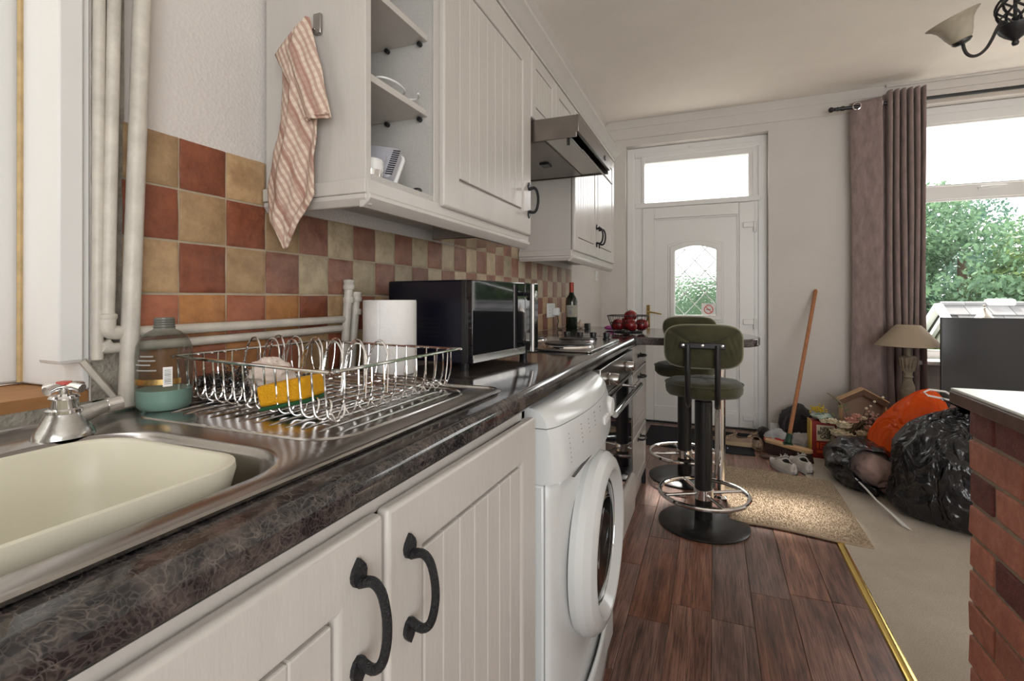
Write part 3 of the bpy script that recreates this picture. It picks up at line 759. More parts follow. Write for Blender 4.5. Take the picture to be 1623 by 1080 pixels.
# ---- doors ----
def handle_mesh():
    """D pull in local coords: face plane x=0, centred, vertical; 130 mm"""
    pl = MB()
    for s_ in (1, -1):
        pts = [(0.0, 0.026), (0.004, 0.021), (0.009, 0.014), (0.0115, 0.006), (0.0105, -0.002), (0.007, -0.009), (0.0, -0.013), (-0.007, -0.009), (-0.0105, -0.002), (-0.0115, 0.006), (-0.009, 0.014), (-0.004, 0.021)]
        pl.prism([(p[0], s_ * (0.047 + p[1] * 0.8)) for p in pts], 0.0, 0.005, 'x')
    pts = [(0.004, 0, 0.042), (0.020, 0, 0.046), (0.031, 0, 0.038), (0.037, 0, 0.020), (0.039, 0, 0.0), (0.037, 0, -0.020), (0.031, 0, -0.038), (0.020, 0, -0.046), (0.004, 0, -0.042)]
    tt = np.linspace(0, 1, 25); q = []
    for t in tt:
        n_ = len(pts) - 1; i = min(n_ - 1, int(t * n_)); f = t * n_ - i; P4 = [pts[max(0, i - 1)], pts[i], pts[i + 1], pts[min(n_, i + 2)]]
        q.append(tuple(0.5 * (2 * P4[1][k] + (P4[2][k] - P4[0][k]) * f + (2 * P4[0][k] - 5 * P4[1][k] + 4 * P4[2][k] - P4[3][k]) * f * f + (3 * P4[1][k] - P4[0][k] - 3 * P4[2][k] + P4[3][k]) * f ** 3) for k in range(3)))
    return pl, MB().tube(q, [0.0052 + 0.0012 * abs(2 * t - 1) ** 3 for t in tt], 12)
_hp = None
def add_handle(parent, x, y, z, horiz=False, s=1.0):
    pl, bw = handle_mesh()
    Mx = Matrix.Translation((x, y, z)) @ (Matrix.Rotation(PI / 2, 4, 'X') if horiz else Matrix.Identity(4)) @ Matrix.Scale(s, 4)
    pl.xf(Mx); bw.xf(Mx)
    pl.v += []; n = len(pl.v); pl.v += bw.v; pl.f += [tuple(i + n for i in f) for f in bw.f]
    return part('handle', pl, M['ironblack'], parent, bevel=0, smooth=50, label='black hammered iron pull handle')

def board_door(parent, x, y0, y1, z0, z1, nb, hy=None, hz=None, fw=0.075, name='door', horiz=False, s=1.0, tilt=0.0):
    """tongue-and-groove look door facing +X; front face at x"""
    t = 0.019
    sh = lambda mb: MB().add([(a + tilt * (b - y0) / (y1 - y0), b, c) for a, b, c in mb.v], mb.f)
    mb = MB().box(x - t, x, y0, y0 + fw, z0, z1).box(x - t, x, y1 - fw, y1, z0, z1).box(x - t, x, y0 + fw, y1 - fw, z0, z0 + fw).box(x - t, x, y0 + fw, y1 - fw, z1 - fw, z1)
    # joined slab: one outer box ring (use ring bridging so that no seams show)
    o_ = [(y0, z0), (y1, z0), (y1, z1), (y0, z1)]; i_ = [(y0 + fw, z0 + fw), (y1 - fw, z0 + fw), (y1 - fw, z1 - fw), (y0 + fw, z1 - fw)]
    vs = [(x, *p) for p in i_] + [(x, *p) for p in o_] + [(x - t, *p) for p in i_] + [(x - t, *p) for p in o_]
    fs = []
    for i in range(4):
        j = (i + 1) % 4; fs += [(i, j, 4 + j, 4 + i), (8 + i, 12 + i, 12 + j, 8 + j), (i, 8 + i, 8 + j, j), (4 + i, 4 + j, 12 + j, 12 + i)]
    d = part(name, sh(MB().add(vs, fs)), M['paint'], parent, bevel=0.006, seg=3)
    part('backing', sh(MB().box(x - t, x - 0.014, y0 + fw - 0.01, y1 - fw + 0.01, z0 + fw - 0.01, z1 - fw + 0.01)), M['paint'], d, smooth=0)
    g = 0.006; a, b = y0 + fw + g, y1 - fw - g; w = (b - a) / nb
    for k in range(nb):
        part('board', sh(MB().box(x - 0.015, x - 0.003, a + k * w, a + (k + 1) * w - 0.0002, z0 + fw + g, z1 - fw - g)), M['paint'], d, bevel=0.0025, seg=2, smooth=0)
    if hy is not None: add_handle(d, x + tilt * (hy - y0) / (y1 - y0), hy, hz, horiz, s)
    return d

# ---- base units ----
sinku = thing('sink_base_unit', 'cream painted base cabinet under the sink and drainer with two grooved doors', 'cabinet', (-0.65, 0.48, 0))
part('carcass', MB().box(-0.935, -0.372, -0.28, 0.0, 0.12, 0.868).box(-0.935, -0.372, 0.0, 0.018, 0.12, 0.868).box(-0.935, -0.372, 0.97, 0.99, 0.12, 0.868).box(-0.40, -0.372, -0.28, 0.99, 0.12, 0.16).box(-0.42, -0.372, 0.0, 0.99, 0.845, 0.868).box(-0.935, -0.372, 0.0, 0.99, 0.12, 0.135), M['paint'], sinku, bevel=0.002)
part('plinth', MB().box(-0.41, -0.395, -0.28, 0.99, 0.0, 0.12), M['paint'], sinku, bevel=0.002)
board_door(sinku, -0.351, -0.018, 0.474, 0.135, 0.853, 6, 0.427, 0.757)
board_door(sinku, -0.351, 0.482, 0.980, 0.135, 0.853, 7, 0.522, 0.742, tilt=0.008)

du = thing('drawer_unit', 'narrow cream unit of one drawer over two grooved fronts beside the oven', 'drawer unit', (-0.65, 2.7, 0))
part('carcass', MB().box(-0.935, -0.385, 2.40, 3.03, 0.11, 0.868), M['paint'], du, bevel=0.002)
part('plinth', MB().box(-0.41, -0.396, 2.36, 3.03, 0.0, 0.11), M['paint'], du)
d = part('drawer', MB().box(-0.385, -0.364, 2.405, 2.985, 0.735, 0.862), M['paint'], du, bevel=0.006, seg=3); add_handle(d, -0.364, 2.70, 0.80, True, 0.9)
board_door(du, -0.364, 2.405, 2.985, 0.40, 0.728, 6, 2.70, 0.69, 0.06, 'drawer', True, 0.9)
board_door(du, -0.364, 2.405, 2.985, 0.115, 0.393, 6, 2.70, 0.362, 0.05, 'drawer', True, 0.9)
part('end_post', MB().box(-0.40, -0.372, 3.03, 3.055, 0.0, 0.868), M['black'], du, bevel=0.003, label='dark end strip')

# ---- oven ----
ov = thing('built_in_oven', 'built-in steel and black glass oven with two knobs and a bar handle', 'oven', (-0.65, 2.05, 0))
part('body', MB().box(-0.935, -0.385, 1.66, 2.385, 0.29, 0.868), M['black'], ov)
part('control_panel', MB().box(-0.385, -0.350, 1.66, 2.380, 0.762, 0.862), M['steel'], ov, bevel=0.003)
for y in (1.80, 2.17):
    k = part('knob', MB().lathe([(0.022, -0.35), (0.024, -0.345), (0.021, -0.343), (0.020, -0.316), (0.017, -0.312), (0.0, -0.312)], (0, y, 0.81), 24, 'x'), M['steel'], ov)
    part('knob_mark', MB().box(-0.3125, -0.311, y - 0.0015, y + 0.0015, 0.812, 0.828), M['black'], k, smooth=0)
od = part('oven_door', MB().box(-0.385, -0.352, 1.66, 2.380, 0.295, 0.755), M['blackglass'], ov, bevel=0.003)
part('door_trim', MB().box(-0.386, -0.350, 1.66, 2.380, 0.745, 0.757).box(-0.386, -0.350, 2.365, 2.382, 0.295, 0.75).box(-0.386, -0.350, 1.66, 2.38, 0.29, 0.305), M['steel'], od, bevel=0.001)
part('bar_handle', MB().tube([(-0.31, 1.70, 0.705), (-0.31, 2.34, 0.705)], 0.0115, 14).tube([(-0.352, 1.76, 0.705), (-0.31, 1.76, 0.705)], 0.007, 8).tube([(-0.352, 2.29, 0.705), (-0.31, 2.29, 0.705)], 0.007, 8), M['chrome'], od, label='chrome bar handle')
part('lower_drawer', MB().prism([(-0.385, 0.11), (-0.34, 0.11), (-0.332, 0.25), (-0.338, 0.278), (-0.36, 0.286), (-0.385, 0.286)], 1.665, 2.378, 'y'), M['paint'], ov, bevel=0.004, label='cream lower front')
part('plinth', MB().box(-0.41, -0.396, 1.645, 2.39, 0.0, 0.11), M['paint'], ov)

# ---- washing machine ----
wm = thing('washing_machine', 'white front loading washing machine with round door under the worktop', 'washing machine', (-0.6, 1.315, 0))
Y0, Y1 = 1.015, 1.615; YC = 1.315
part('cabinet_body', MB().box(-0.90, -0.337, Y0, Y1, 0.015, 0.697).box(-0.90, -0.421, Y0, Y1, 0.697, 0.8195), M['enamel'], wm, bevel=0.006)
part('foot', MB().lathe([(0.02, 0), (0.02, 0.02)], (-0.38, Y0 + 0.05, 0), 10), M['black'], wm)
part('foot', MB().lathe([(0.02, 0), (0.02, 0.02)], (-0.38, Y1 - 0.05, 0), 10), M['black'], wm)
def bow(y, a=0.030): return a * (1 - ((y - YC) / 0.3) ** 2)
def wfront(u, v):     # bowed front sheet, v: 0 bottom..1 top
    y = Y0 + u * 0.6; z = 0.02 + v * 0.682
    e = 0.012 * (min(1, min(u, 1 - u) * 14)) ** 0.5
    return (-0.335 + e + bow(y, 0.022) * 0.9, y, z)
part('front_panel', MB().grid(wfront, 41, 20), M['enamel'], wm, solid=0.004, smooth=60)
CPP = [(-0.338, 0.698), (-0.318, 0.702), (-0.318, 0.74), (-0.325, 0.80), (-0.331, 0.818)]
def edge_in(u): return -0.010 * (1 - min(1, min(u, 1 - u) * 14) ** 0.5)
def cpan(u, v):
    y = Y0 + u * 0.6; i = v * 4; k = min(3, int(i)); f = i - k
    return (CPP[k][0] * (1 - f) + CPP[k + 1][0] * f + bow(y) + edge_in(u) + 0.010, y, CPP[k][1] * (1 - f) + CPP[k + 1][1] * f)
def loft(prof, back, nu=41):
    """closed section (front points follow the bow), swept along y with capped ends"""
    m = len(prof) + len(back); mb = MB(); vs = []; fs = []
    for i in range(nu):
        u = i / (nu - 1); y = Y0 + u * 0.6
        vs += [(x + w * (bow(y) + edge_in(u) + 0.010), y, z) for x, z, w in prof] + [(x, y, z) for x, z in back]
    for i in range(nu - 1):
        for k in range(m):
            k2 = (k + 1) % m; fs.append((i * m + k, i * m + k2, (i + 1) * m + k2, (i + 1) * m + k))
    fs += [tuple(range(m))[::-1], tuple(range((nu - 1) * m, nu * m))]
    return mb.add(vs, fs)
cp = part('control_panel', loft([(x, z, 1) for x, z in CPP], [(-0.42, 0.818), (-0.42, 0.698)]), M['enamel'], wm, smooth=40)
capp = [(-0.331, 0.8200, 1)] + [(-0.372 + 0.041 * math.cos(t), 0.820 + 0.042 * math.sin(t), 1 - 0.6 * t / (PI / 2)) for t in np.linspace(0.1, PI / 2, 8)]
part('top_cap', loft(capp, [(-0.90, 0.862), (-0.90, 0.8200)]), M['enamel'], wm, smooth=50)
def cx_at(y, z):  # x on control panel surface
    v = {0.74: 0.5}.get(z, 0.5 + (z - 0.74) / 0.06 * 0.25 if z > 0.74 else 0.5); u = (y - Y0) / 0.6
    return cpan(u, max(0, min(1, v)))[0]
pm = MB(); rr = random.Random(4)
for (y, zt, n) in ((1.085, 0.795, 7), (1.16, 0.80, 5), (1.215, 0.80, 4), (1.27, 0.805, 4), (1.34, 0.806, 2)):
    for k in range(n):
        z = zt - k * 0.0105; w = rr.uniform(0.008, 0.014); x = cx_at(y, z)
        pm.box(x - 0.0004, x + 0.0007, y, y + w * .8, z - 0.0013, z + 0.0013)
part('panel_print', pm, M['greyprint'], cp, smooth=0)
for k in range(3):
    y = 1.375 + k * 0.026; x = cx_at(y, 0.755)
    part('button', MB().box(x - 0.004, x + 0.004, y, y + 0.018, 0.748, 0.768), M['whiteplastic'], cp, bevel=0.002)
part('programme_dial', MB().lathe([(0.03, -0.318), (0.032, -0.30), (0.026, -0.288), (0.0, -0.287)], (0, 1.545, 0.765), 28, 'x'), M['whiteplastic'], cp)
part('drawer_gap', MB().box(cx_at(1.25, 0.74) - 0.008, cx_at(1.25, 0.74) - 0.0014, 1.06, 1.30, 0.7085, 0.7105), M['black'], cp, smooth=0)
part('rust_spot', MB().lathe([(0.0, -0.3035), (0.006, -0.3032), (0.0, -0.3030)], (-0.003, 1.16, 0.693), 8, 'x'), M['rust'], wm)
# door
dm = MB(); DZ = 0.462
prof = [(0.223, -0.318), (0.227, -0.302), (0.224, -0.284), (0.210, -0.268), (0.196, -0.261), (0.184, -0.259), (0.178, -0.261), (0.172, -0.268), (0.156, -0.290), (0.150, -0.318)]
wd = part('porthole_door', dm.lathe(prof, (0.012, YC, DZ), 64, 'x'), M['enamel'], wm, smooth=22, label='round white porthole door')
M['portglass'] = clear_glass('porthole_glass', (0.55, 0.6, 0.6, 1))
part('porthole_glass', MB().lathe([(0.156, -0.292), (0.145, -0.280), (0.10, -0.276), (0.05, -0.288), (0.0, -0.292)], (0.012, YC, DZ), 48, 'x'), M['portglass'], wd, smooth=60)
M['drumgrey'] = mat('rubber_door_seal', (0.12, 0.125, 0.125, 1), 0.4)
part('door_seal', MB().lathe([(0.152, -0.302), (0.152, -0.312), (0.12, -0.3125), (0.0, -0.3135)], (0.012, YC, DZ), 48, 'x'), M['drumgrey'], wd, smooth=60)
part('chrome_rim', MB().lathe([(0.157, -0.292), (0.160, -0.284), (0.156, -0.281), (0.154, -0.288), (0.157, -0.292)], (0.012, YC, DZ), 48, 'x'), M['chrome'], wd, smooth=60)
part('kick_panel', MB().grid(lambda u, v: (-0.318 + bow(Y0 + 0.6 * u, 0.03), Y0 + 0.6 * u, 0.02 + v * (0.10 + 0.05 * u)), 25, 5), M['enamel'], wm, solid=0.006, smooth=60)
part('filter_flap', MB().box(-0.305, -0.290, 1.44, 1.56, 0.05, 0.14), M['enamel'], wm, bevel=0.004)

# ---- sink ----
sk = thing('kitchen_sink', 'stainless steel inset sink with ribbed drainer', 'sink', (-0.65, 0.4, 0.91))
SX0, SX1, SY0, SY1 = -0.908, -0.403, -0.15, 0.935
hole = rrect(-0.79, -0.447, -0.02, 0.452, 0.085, 8); ZS = 0.9145
def project(p):
    """hit the outer rectangle along the ray from the hole centre"""
    cx, cy = -0.6185, 0.216; dx, dy = p[0] - cx, p[1] - cy
    t = min([(SX1 - cx) / dx if dx > 1e-9 else 1e9, (SX0 - cx) / dx if dx < -1e-9 else 1e9, (SY1 - cy) / dy if dy > 1e-9 else 1e9, (SY0 - cy) / dy if dy < -1e-9 else 1e9])
    return (cx + dx * t, cy + dy * t)
def densify(pts, m=4):
    out = []
    for i in range(len(pts)):
        a, b = pts[i], pts[(i + 1) % len(pts)]
        if math.hypot(b[0] - a[0], b[1] - a[1]) > 0.04: out += [(a[0] + (b[0] - a[0]) * k / 8, a[1] + (b[1] - a[1]) * k / 8) for k in range(8)]
        else: out.append(a)
    return out
hole = densify(hole); out_ = [project(p) for p in hole]
# snap near-corner points
for cxy in ((SX0, SY0), (SX1, SY0), (SX1, SY1), (SX0, SY1)):
    i = min(range(len(out_)), key=lambda k: (out_[k][0] - cxy[0]) ** 2 + (out_[k][1] - cxy[1]) ** 2); out_[i] = cxy
n = len(hole); mb = MB(); vs = []
def sc(p, f, z): return (-0.6185 + (p[0] + 0.6185) * f, 0.216 + (p[1] - 0.216) * f, z)
rings = [[(p[0], p[1], ZS - 0.004) for p in out_], [(p[0] * 1 + (0.004 if p[0] < -0.65 else -0.004), p[1], ZS) for p in out_], [sc(p, 1.03, ZS) for p in hole], [sc(p, 1.01, ZS - 0.0015) for p in hole], [sc(p, 0.985, ZS - 0.010) for p in hole], [sc(p, 0.955, ZS - 0.07) for p in hole], [sc(p, 0.90, ZS - 0.150) for p in hole], [sc(p, 0.80, ZS - 0.162) for p in hole], [sc(p, 0.05, ZS - 0.168) for p in hole]]
for r_ in rings: vs += r_
fs = [(j * n + i, j * n + (i + 1) % n, (j + 1) * n + (i + 1) % n, (j + 1) * n + i) for j in range(len(rings) - 1) for i in range(n)]
part('steel_top', mb.add(vs, fs), M['steel'], sk, smooth=60)
edge = [(p[0], p[1], ZS + 0.0005) for p in rrect(SX0, SX1, SY0, SY1, 0.03, 6)]
part('raised_rim', MB().tube(edge, 0.0042, 8, closed=True), M['steel'], sk)
part('drainer_rim', MB().tube([(p[0], p[1], ZS) for p in rrect(-0.87, -0.45, 0.50, 0.895, 0.06, 6)], 0.0028, 6, closed=True), M['steel'], sk)
for k in range(13):
    x = -0.85 + k * 0.031
    part('drainer_ridge', MB().tube([(x, 0.54, ZS - 0.001), (x, 0.56, ZS + 0.0012), (x, 0.84, ZS + 0.0012), (x, 0.86, ZS - 0.001)], 0.0022, 6), M['steel'], sk)
part('waste', MB().lathe([(0.0, ZS - 0.166), (0.04, ZS - 0.165), (0.04, ZS - 0.17)], (-0.6185, 0.216, 0), 20), M['chrome'], sk)

M['cream'] = mat('cream_plastic', srgb(218, 214, 196), 0.35, var=0.05, vs=6)
bw = MB(); bp = densify(rrect(-0.744, -0.478, 0.005, 0.41, 0.055, 8)); n = len(bp)
def sb(p, f, z): return (-0.611 + (p[0] + 0.611) * f, 0.2075 + (p[1] - 0.2075) * f, z)
rg_ = [(1.0, 0.900), (1.015, 0.912), (1.01, 0.9195), (0.985, 0.921), (0.955, 0.917), (0.93, 0.86), (0.86, 0.775), (0.78, 0.765), (0.02, 0.764)]
vs = [sb(p, f, z) for f, z in rg_ for p in bp]
vs2 = [sb(p, f, z) for f, z in [(1.0, 0.900), (0.95, 0.86), (0.88, 0.765), (0.78, 0.757), (0.02, 0.757)] for p in bp]
bw.add(vs, [(j * n + i, j * n + (i + 1) % n, (j + 1) * n + (i + 1) % n, (j + 1) * n + i) for j in range(len(rg_) - 1) for i in range(n)])
bw.add(vs2, [(j * n + i, (j + 1) * n + i, (j + 1) * n + (i + 1) % n, j * n + (i + 1) % n) for j in range(4) for i in range(n)])
o = part('washing_up_bowl', bw, M['cream'], smooth=60); tag(o, 'cream plastic washing-up bowl sitting in the steel sink', 'bowl')

# ---- tap ----
tp = thing('pillar_tap', 'chrome pillar tap with a red topped cross handle behind the sink', 'tap', (-0.815, 0.395, ZS))
tb = MB()
def tbody(u, v):
    a = 2 * PI * u; prof = [(0.031, 0), (0.030, 0.006), (0.024, 0.018), (0.019, 0.028), (0.017, 0.034)]
    i = v * 4; k = min(3, int(i)); f = i - k
    r = prof[k][0] * (1 - f) + prof[k + 1][0] * f; z = prof[k][1] * (1 - f) + prof[k + 1][1] * f
    return (-0.815 + r * math.cos(a), 0.395 + r * math.sin(a) * (1.12 - 0.1 * v), ZS + z)
M['tapmetal'] = mat('dull_chrome', (0.62, 0.63, 0.62, 1), 0.2, 1.0, var=0.25, vs=60, bump=0.1, bs=100)
part('body', tb.grid(tbody, 24, 9, True), M['tapmetal'], tp)
part('spout', MB().tube([(-0.815, 0.400, ZS + 0.020), (-0.811, 0.418, ZS + 0.026), (-0.808, 0.436, ZS + 0.031), (-0.806, 0.446, ZS + 0.033)], [0.016, 0.0125, 0.0095, 0.009], 12), M['tapmetal'], tp)
part('nozzle', MB().tube([(-0.807, 0.442, ZS + 0.0325), (-0.804, 0.459, ZS + 0.0345)], [0.0105, 0.0105], 16), M['chrome'], tp)
part('headgear', MB().lathe([(0.020, 0.032), (0.020, 0.036), (0.0155, 0.038), (0.0155, 0.050), (0.017, 0.052), (0.015, 0.055), (0.008, 0.057), (0.008, 0.064), (0.0, 0.064)], (-0.815, 0.395, ZS), 20), M['chrome'], tp)
hb = MB()
for a in (0.35, 0.35 + PI / 2):
    dx, dy = 0.025 * math.cos(a), 0.025 * math.sin(a)
    hb.tube([(-0.815 - dx, 0.395 - dy, ZS + 0.064), (-0.815 - dx * .6, 0.395 - dy * .6, ZS + 0.067), (-0.815 + dx * .6, 0.395 + dy * .6, ZS + 0.067), (-0.815 + dx, 0.395 + dy, ZS + 0.064)], [0.0062, 0.0052, 0.0052, 0.0062], 16)
hd_ = part('cross_handle', hb, M['chrome'], tp)
M['tapred'] = mat('red_tap_cap', srgb(190, 80, 70), 0.4)
part('hot_cap', MB().lathe([(0.0085, 0.070), (0.0085, 0.0735), (0.0, 0.0745)], (-0.815, 0.395, ZS), 16), M['tapred'], hd_, label='red hot water cap')

# ---- pipes ----
def pipe(name, pts, r, label, group=None):
    o = part(name, MB().tube(cm(pts, 30), r, 14), M['pipe']); tag(o, label, 'pipe', group); return o
pipe('vertical_pipe', [(-0.925, 0.537, 0.912), (-0.925, 0.560, 1.60), (-0.925, 0.590, CZ)], 0.0138, 'thickest white painted pipe rising beside the soap bottle')
e = thing('elbow_pipe', 'white painted pipe with an elbow turning along the tiles', 'pipe', (-0.93, 0.51, 1.04))
part('riser', MB().tube([(-0.932, 0.511, 1.056), (-0.932, 0.521, 1.6), (-0.932, 0.535, CZ)], 0.0100, 12), M['pipe'], e)
part('elbow', MB().tube(cm([(-0.932, 0.511, 1.068), (-0.932, 0.511, 1.052), (-0.932, 0.516, 1.0445), (-0.932, 0.535, 1.0425)], 14), 0.0120, 16).lathe([(0.0125, 1.066), (0.0135, 1.068), (0.0135, 1.074), (0.0105, 1.076)], (-0.932, 0.511, 0), 16), M['pipe'], e)
part('run', MB().tube([(-0.932, 0.52, 1.0425), (-0.932, 1.085, 1.0445)], 0.0098, 12), M['pipe'], e)
pipe('lower_pipe', [(-0.934, 0.508, 1.030), (-0.934, 0.514, 1.021), (-0.934, 0.53, 1.0175), (-0.934, 0.8, 1.018), (-0.934, 1.085, 1.021)], 0.0088, 'lower of the two horizontal pipes on the tiles')
pipe('rear_pipe', [(-0.938, 0.4995, 1.0), (-0.938, 0.504, 1.8), (-0.938, 0.512, CZ)], 0.0085, 'thin white pipe nearest the window edge')
for (y, top, lab) in ((1.095, 1.145, 'pipe stub with two capped collars behind the drying rack'), (1.125, 1.112, 'shorter pipe stub just behind the capped one')):
    t = thing('pipe_stub', lab, 'pipe', (-0.93, y, 0.91))
    part('stub', MB().tube([(-0.928, y - 0.02, 0.911), (-0.928, y, top - 0.01)], 0.0115, 12), M['pipe'], t)
    part('collar', MB().lathe([(0.014, 0), (0.016, 0.003), (0.016, 0.012), (0.0135, 0.016), (0.0155, 0.02), (0.0155, 0.027), (0.0, 0.03)], (-0.928, y, top - 0.02), 10), M['pipe'], t)
    part('collar', MB().lathe([(0.0145, 0), (0.0155, 0.01), (0.0145, 0.016)], (-0.928, y - 0.001, top - 0.056), 10), M['pipe'], t)

# ---- wall cabinets ----
CF = -0.664   # carcass front
def moulding(y0, y1, top=False):
    if not top: return [(CF - 0.004, 1.348), (CF + 0.008, 1.348), (CF + 0.008, 1.320), (CF + 0.014, 1.316), (CF + 0.014, 1.308), (CF + 0.008, 1.300), (CF - 0.004, 1.290), (CF - 0.014, 1.290), (CF - 0.014, 1.348)]
    return [(CF - 0.02, 2.062), (-0.641, 2.062), (-0.641, 2.075), (-0.632, 2.083), (-0.622, 2.10), (-0.604, 2.116), (-0.600, 2.120), (-0.600, 2.132), (CF - 0.02, 2.132)]
def wall_cab(nm, label, y0, y1, openw=0):
    c = thing(nm, label, 'wall cabinet', (-0.80, (y0 + y1) / 2, 1.29)); b = WX + 0.009
    part('side_panel', MB().box(b, CF, y0, y0 + 0.018, 1.345, 2.12), M['paint'], c, bevel=0.0015)
    part('side_panel', MB().box(b, CF, y1 - 0.018, y1, 1.345, 2.12), M['paint'], c, bevel=0.0015)
    part('carcass', MB().box(b, b + 0.008, y0 + .018, y1 - .018, 1.36, 2.10).box(b, CF, y0 + .018, y1 - .018, 1.345, 1.363).box(b, CF, y0 + .018, y1 - .018, 2.10, 2.118), M['paint_in'], c, smooth=0)
    part('light_pelmet', MB().prism(moulding(y0, y1), y0 - 0.004, y1 + 0.002, 'y'), M['paint'], c, bevel=0.002, smooth=30)
    part('pelmet_return', MB().box(b, CF + 0.006, y0 - 0.010, y0 + 0.004, 1.318, 1.348).prism([(y0 - 0.007, 1.318), (y0 - 0.007, 1.308), (y0 + 0.003, 1.294), (y0 + 0.014, 1.294), (y0 + 0.014, 1.318)], b, CF + 0.006, 'x'), M['paint'], c, bevel=0.0025)
    return c
c1 = wall_cab('wall_cabinet', 'cream wall cabinet with open shelves at its near end and one grooved door', 0.835, 1.785)
part('divider', MB().box(WX + 0.017, CF, 1.100, 1.118, 1.363, 2.10), M['paint_in'], c1, smooth=0, label='patterned white divider')
part('face_post', MB().box(CF, CF + 0.004, 1.098, 1.130, 1.348, 2.062), M['paint'], c1, bevel=0.001)
for z in (1.568, 1.762):
    s_ = part('shelf', MB().box(WX + 0.02, CF - 0.016, 0.856, 1.099, z, z + 0.016), M['paint'], c1, bevel=0.001)
    for x in (-0.70, -0.80):
        part('shelf_peg', MB().tube([(x, 1.099, z - 0.006), (x, 1.088, z - 0.006)], 0.006, 8), M['black'], s_)
board_door(c1, -0.643, 1.122, 1.782, 1.34, 2.060, 8, 1.752, 1.47, 0.085)
c2 = wall_cab('wall_cabinet', 'cream wall cabinet with two grooved doors beyond the cooker hood', 2.425, 3.50)
board_door(c2, -0.643, 2.430, 2.958, 1.345, 2.060, 7, 2.925, 1.475, 0.07)
board_door(c2, -0.643, 2.964, 3.495, 1.345, 2.060, 7, 3.000, 1.475, 0.07)
c3 = thing('hood_cupboard', 'short cream cupboard fronts above the cooker hood', 'wall cabinet', (-0.8, 2.1, 1.8))
part('carcass', MB().box(WX + 0.009, CF, 1.79, 2.42, 1.80, 2.11), M['paint'], c3)
board_door(c3, -0.643, 1.792, 2.104, 1.80, 2.060, 6, fw=0.05)
board_door(c3, -0.643, 2.110, 2.42, 1.80, 2.060, 6, fw=0.05)
o = part('cornice', MB().prism(moulding(0, 0, True), 0.825, 3.505, 'y'), M['paint'], smooth=25); tag(o, 'long cream cornice moulding along the top of the wall cabinets', 'cornice')
# under cabinet light and box
t = thing('under_cabinet_light', 'slim cream strip light fixed beneath the open shelf cabinet', 'light', (-0.72, 1.2, 1.33))
part('housing', MB().box(-0.735, -0.69, 0.85, 1.36, 1.318, 1.344), M['upvc'], t, bevel=0.004)
part('diffuser', MB().box(-0.732, -0.693, 0.87, 1.34, 1.311, 1.319), M['whiteplastic'], t, bevel=0.003)
o = part('transformer_box', MB().box(-0.86, -0.70, 1.42, 1.72, 1.295, 1.344), M['steel'], bevel=0.003); tag(o, 'grey metal box under the grooved door cabinet', 'box')

# ---- cooker hood ----
ho = thing('cooker_hood', 'steel visor cooker hood between the two wall cabinets', 'cooker hood', (-0.7, 2.1, 1.70))
M['hood'] = mat('hood_steel', (0.26, 0.235, 0.215, 1), 0.3, 1.0, var=0.2, vs=10, bump=0.05, bs=150, stretch=(1, 0.2, 1))
hy0, hy1 = 1.80, 2.405
part('housing', MB().box(WX + 0.009, -0.470, hy0, hy0 + 0.006, 1.704, 1.786).box(WX + 0.009, -0.470, hy1 - 0.006, hy1, 1.704, 1.786).box(WX + 0.009, -0.475, hy0, hy1, 1.782, 1.788).box(-0.475, -0.462, hy0, hy1, 1.722, 1.788).box(WX + 0.009, -0.56, hy0 + .006, hy1 - .006, 1.716, 1.722), M['hood'], ho, bevel=0.002)
part('filter_plate', MB().box(-0.93, -0.60, hy0 + 0.02, hy1 - 0.02, 1.706, 1.716), M['hood'], ho, bevel=0.002)
part('filter_latch', MB().box(-0.80, -0.76, 1.88, 1.94, 1.698, 1.706), M['black'], ho, bevel=0.002)
part('filter_latch', MB().box(-0.72, -0.68, 2.10, 2.16, 1.698, 1.706), M['black'], ho, bevel=0.002)
part('light_cover', MB().box(-0.60, -0.50, hy0 + 0.01, hy1 - 0.01, 1.712, 1.718), M['whiteplastic'], ho, bevel=0.003)
vz = part('visor', MB().add([(-0.505, hy0 + .01, 1.716), (-0.505, hy1 - .01, 1.716), (-0.452, hy1 - .01, 1.655), (-0.452, hy0 + .01, 1.655)], [(0, 1, 2, 3)]), M['smoke'], ho, solid=0.005, smooth=0, label='smoked glass visor')
part('visor_bracket', MB().box(-0.51, -0.50, hy0 + .008, hy0 + .016, 1.68, 1.72), M['black'], vz)
part('badge', MB().lathe([(0.0, -0.460), (0.013, -0.460), (0.012, -0.458), (0.0, -0.458)], (0, 2.28, 1.75), 16, 'x'), M['black'], ho)
part('visor_edge', MB().tube([(-0.452, hy0 + .01, 1.654), (-0.452, hy1 - .01, 1.654)], 0.004, 6), M['steel'], vz)

# ---- hob ----
hb_ = thing('electric_hob', 'steel four plate electric hob with black knobs set in the worktop', 'hob', (-0.65, 1.98, 0.91))
part('base_plate', MB().prism(rrect(-0.90, -0.392, 1.70, 2.265, 0.012, 3), 0.9102, 0.9185), M['steel'], hb_, bevel=0.003)
for (x, y, r) in ((-0.52, 1.855, 0.092), (-0.545, 2.075, 0.075), (-0.77, 1.84, 0.075), (-0.78, 2.08, 0.09)):
    pl_ = part('hot_plate', MB().lathe([(r * 0.97, 0.919), (r * 0.97, 0.929), (r * 0.92, 0.9325), (r * 0.35, 0.9325), (r * 0.33, 0.9305), (0.0, 0.9305)], (x, y, 0), 36), M['blackmetal'], hb_)
    part('plate_ring', MB().lathe([(r * 1.10, 0.9185), (r * 1.08, 0.923), (r * 0.98, 0.926), (r * 0.98, 0.920)], (x, y, 0), 36), M['chrome'], pl_)
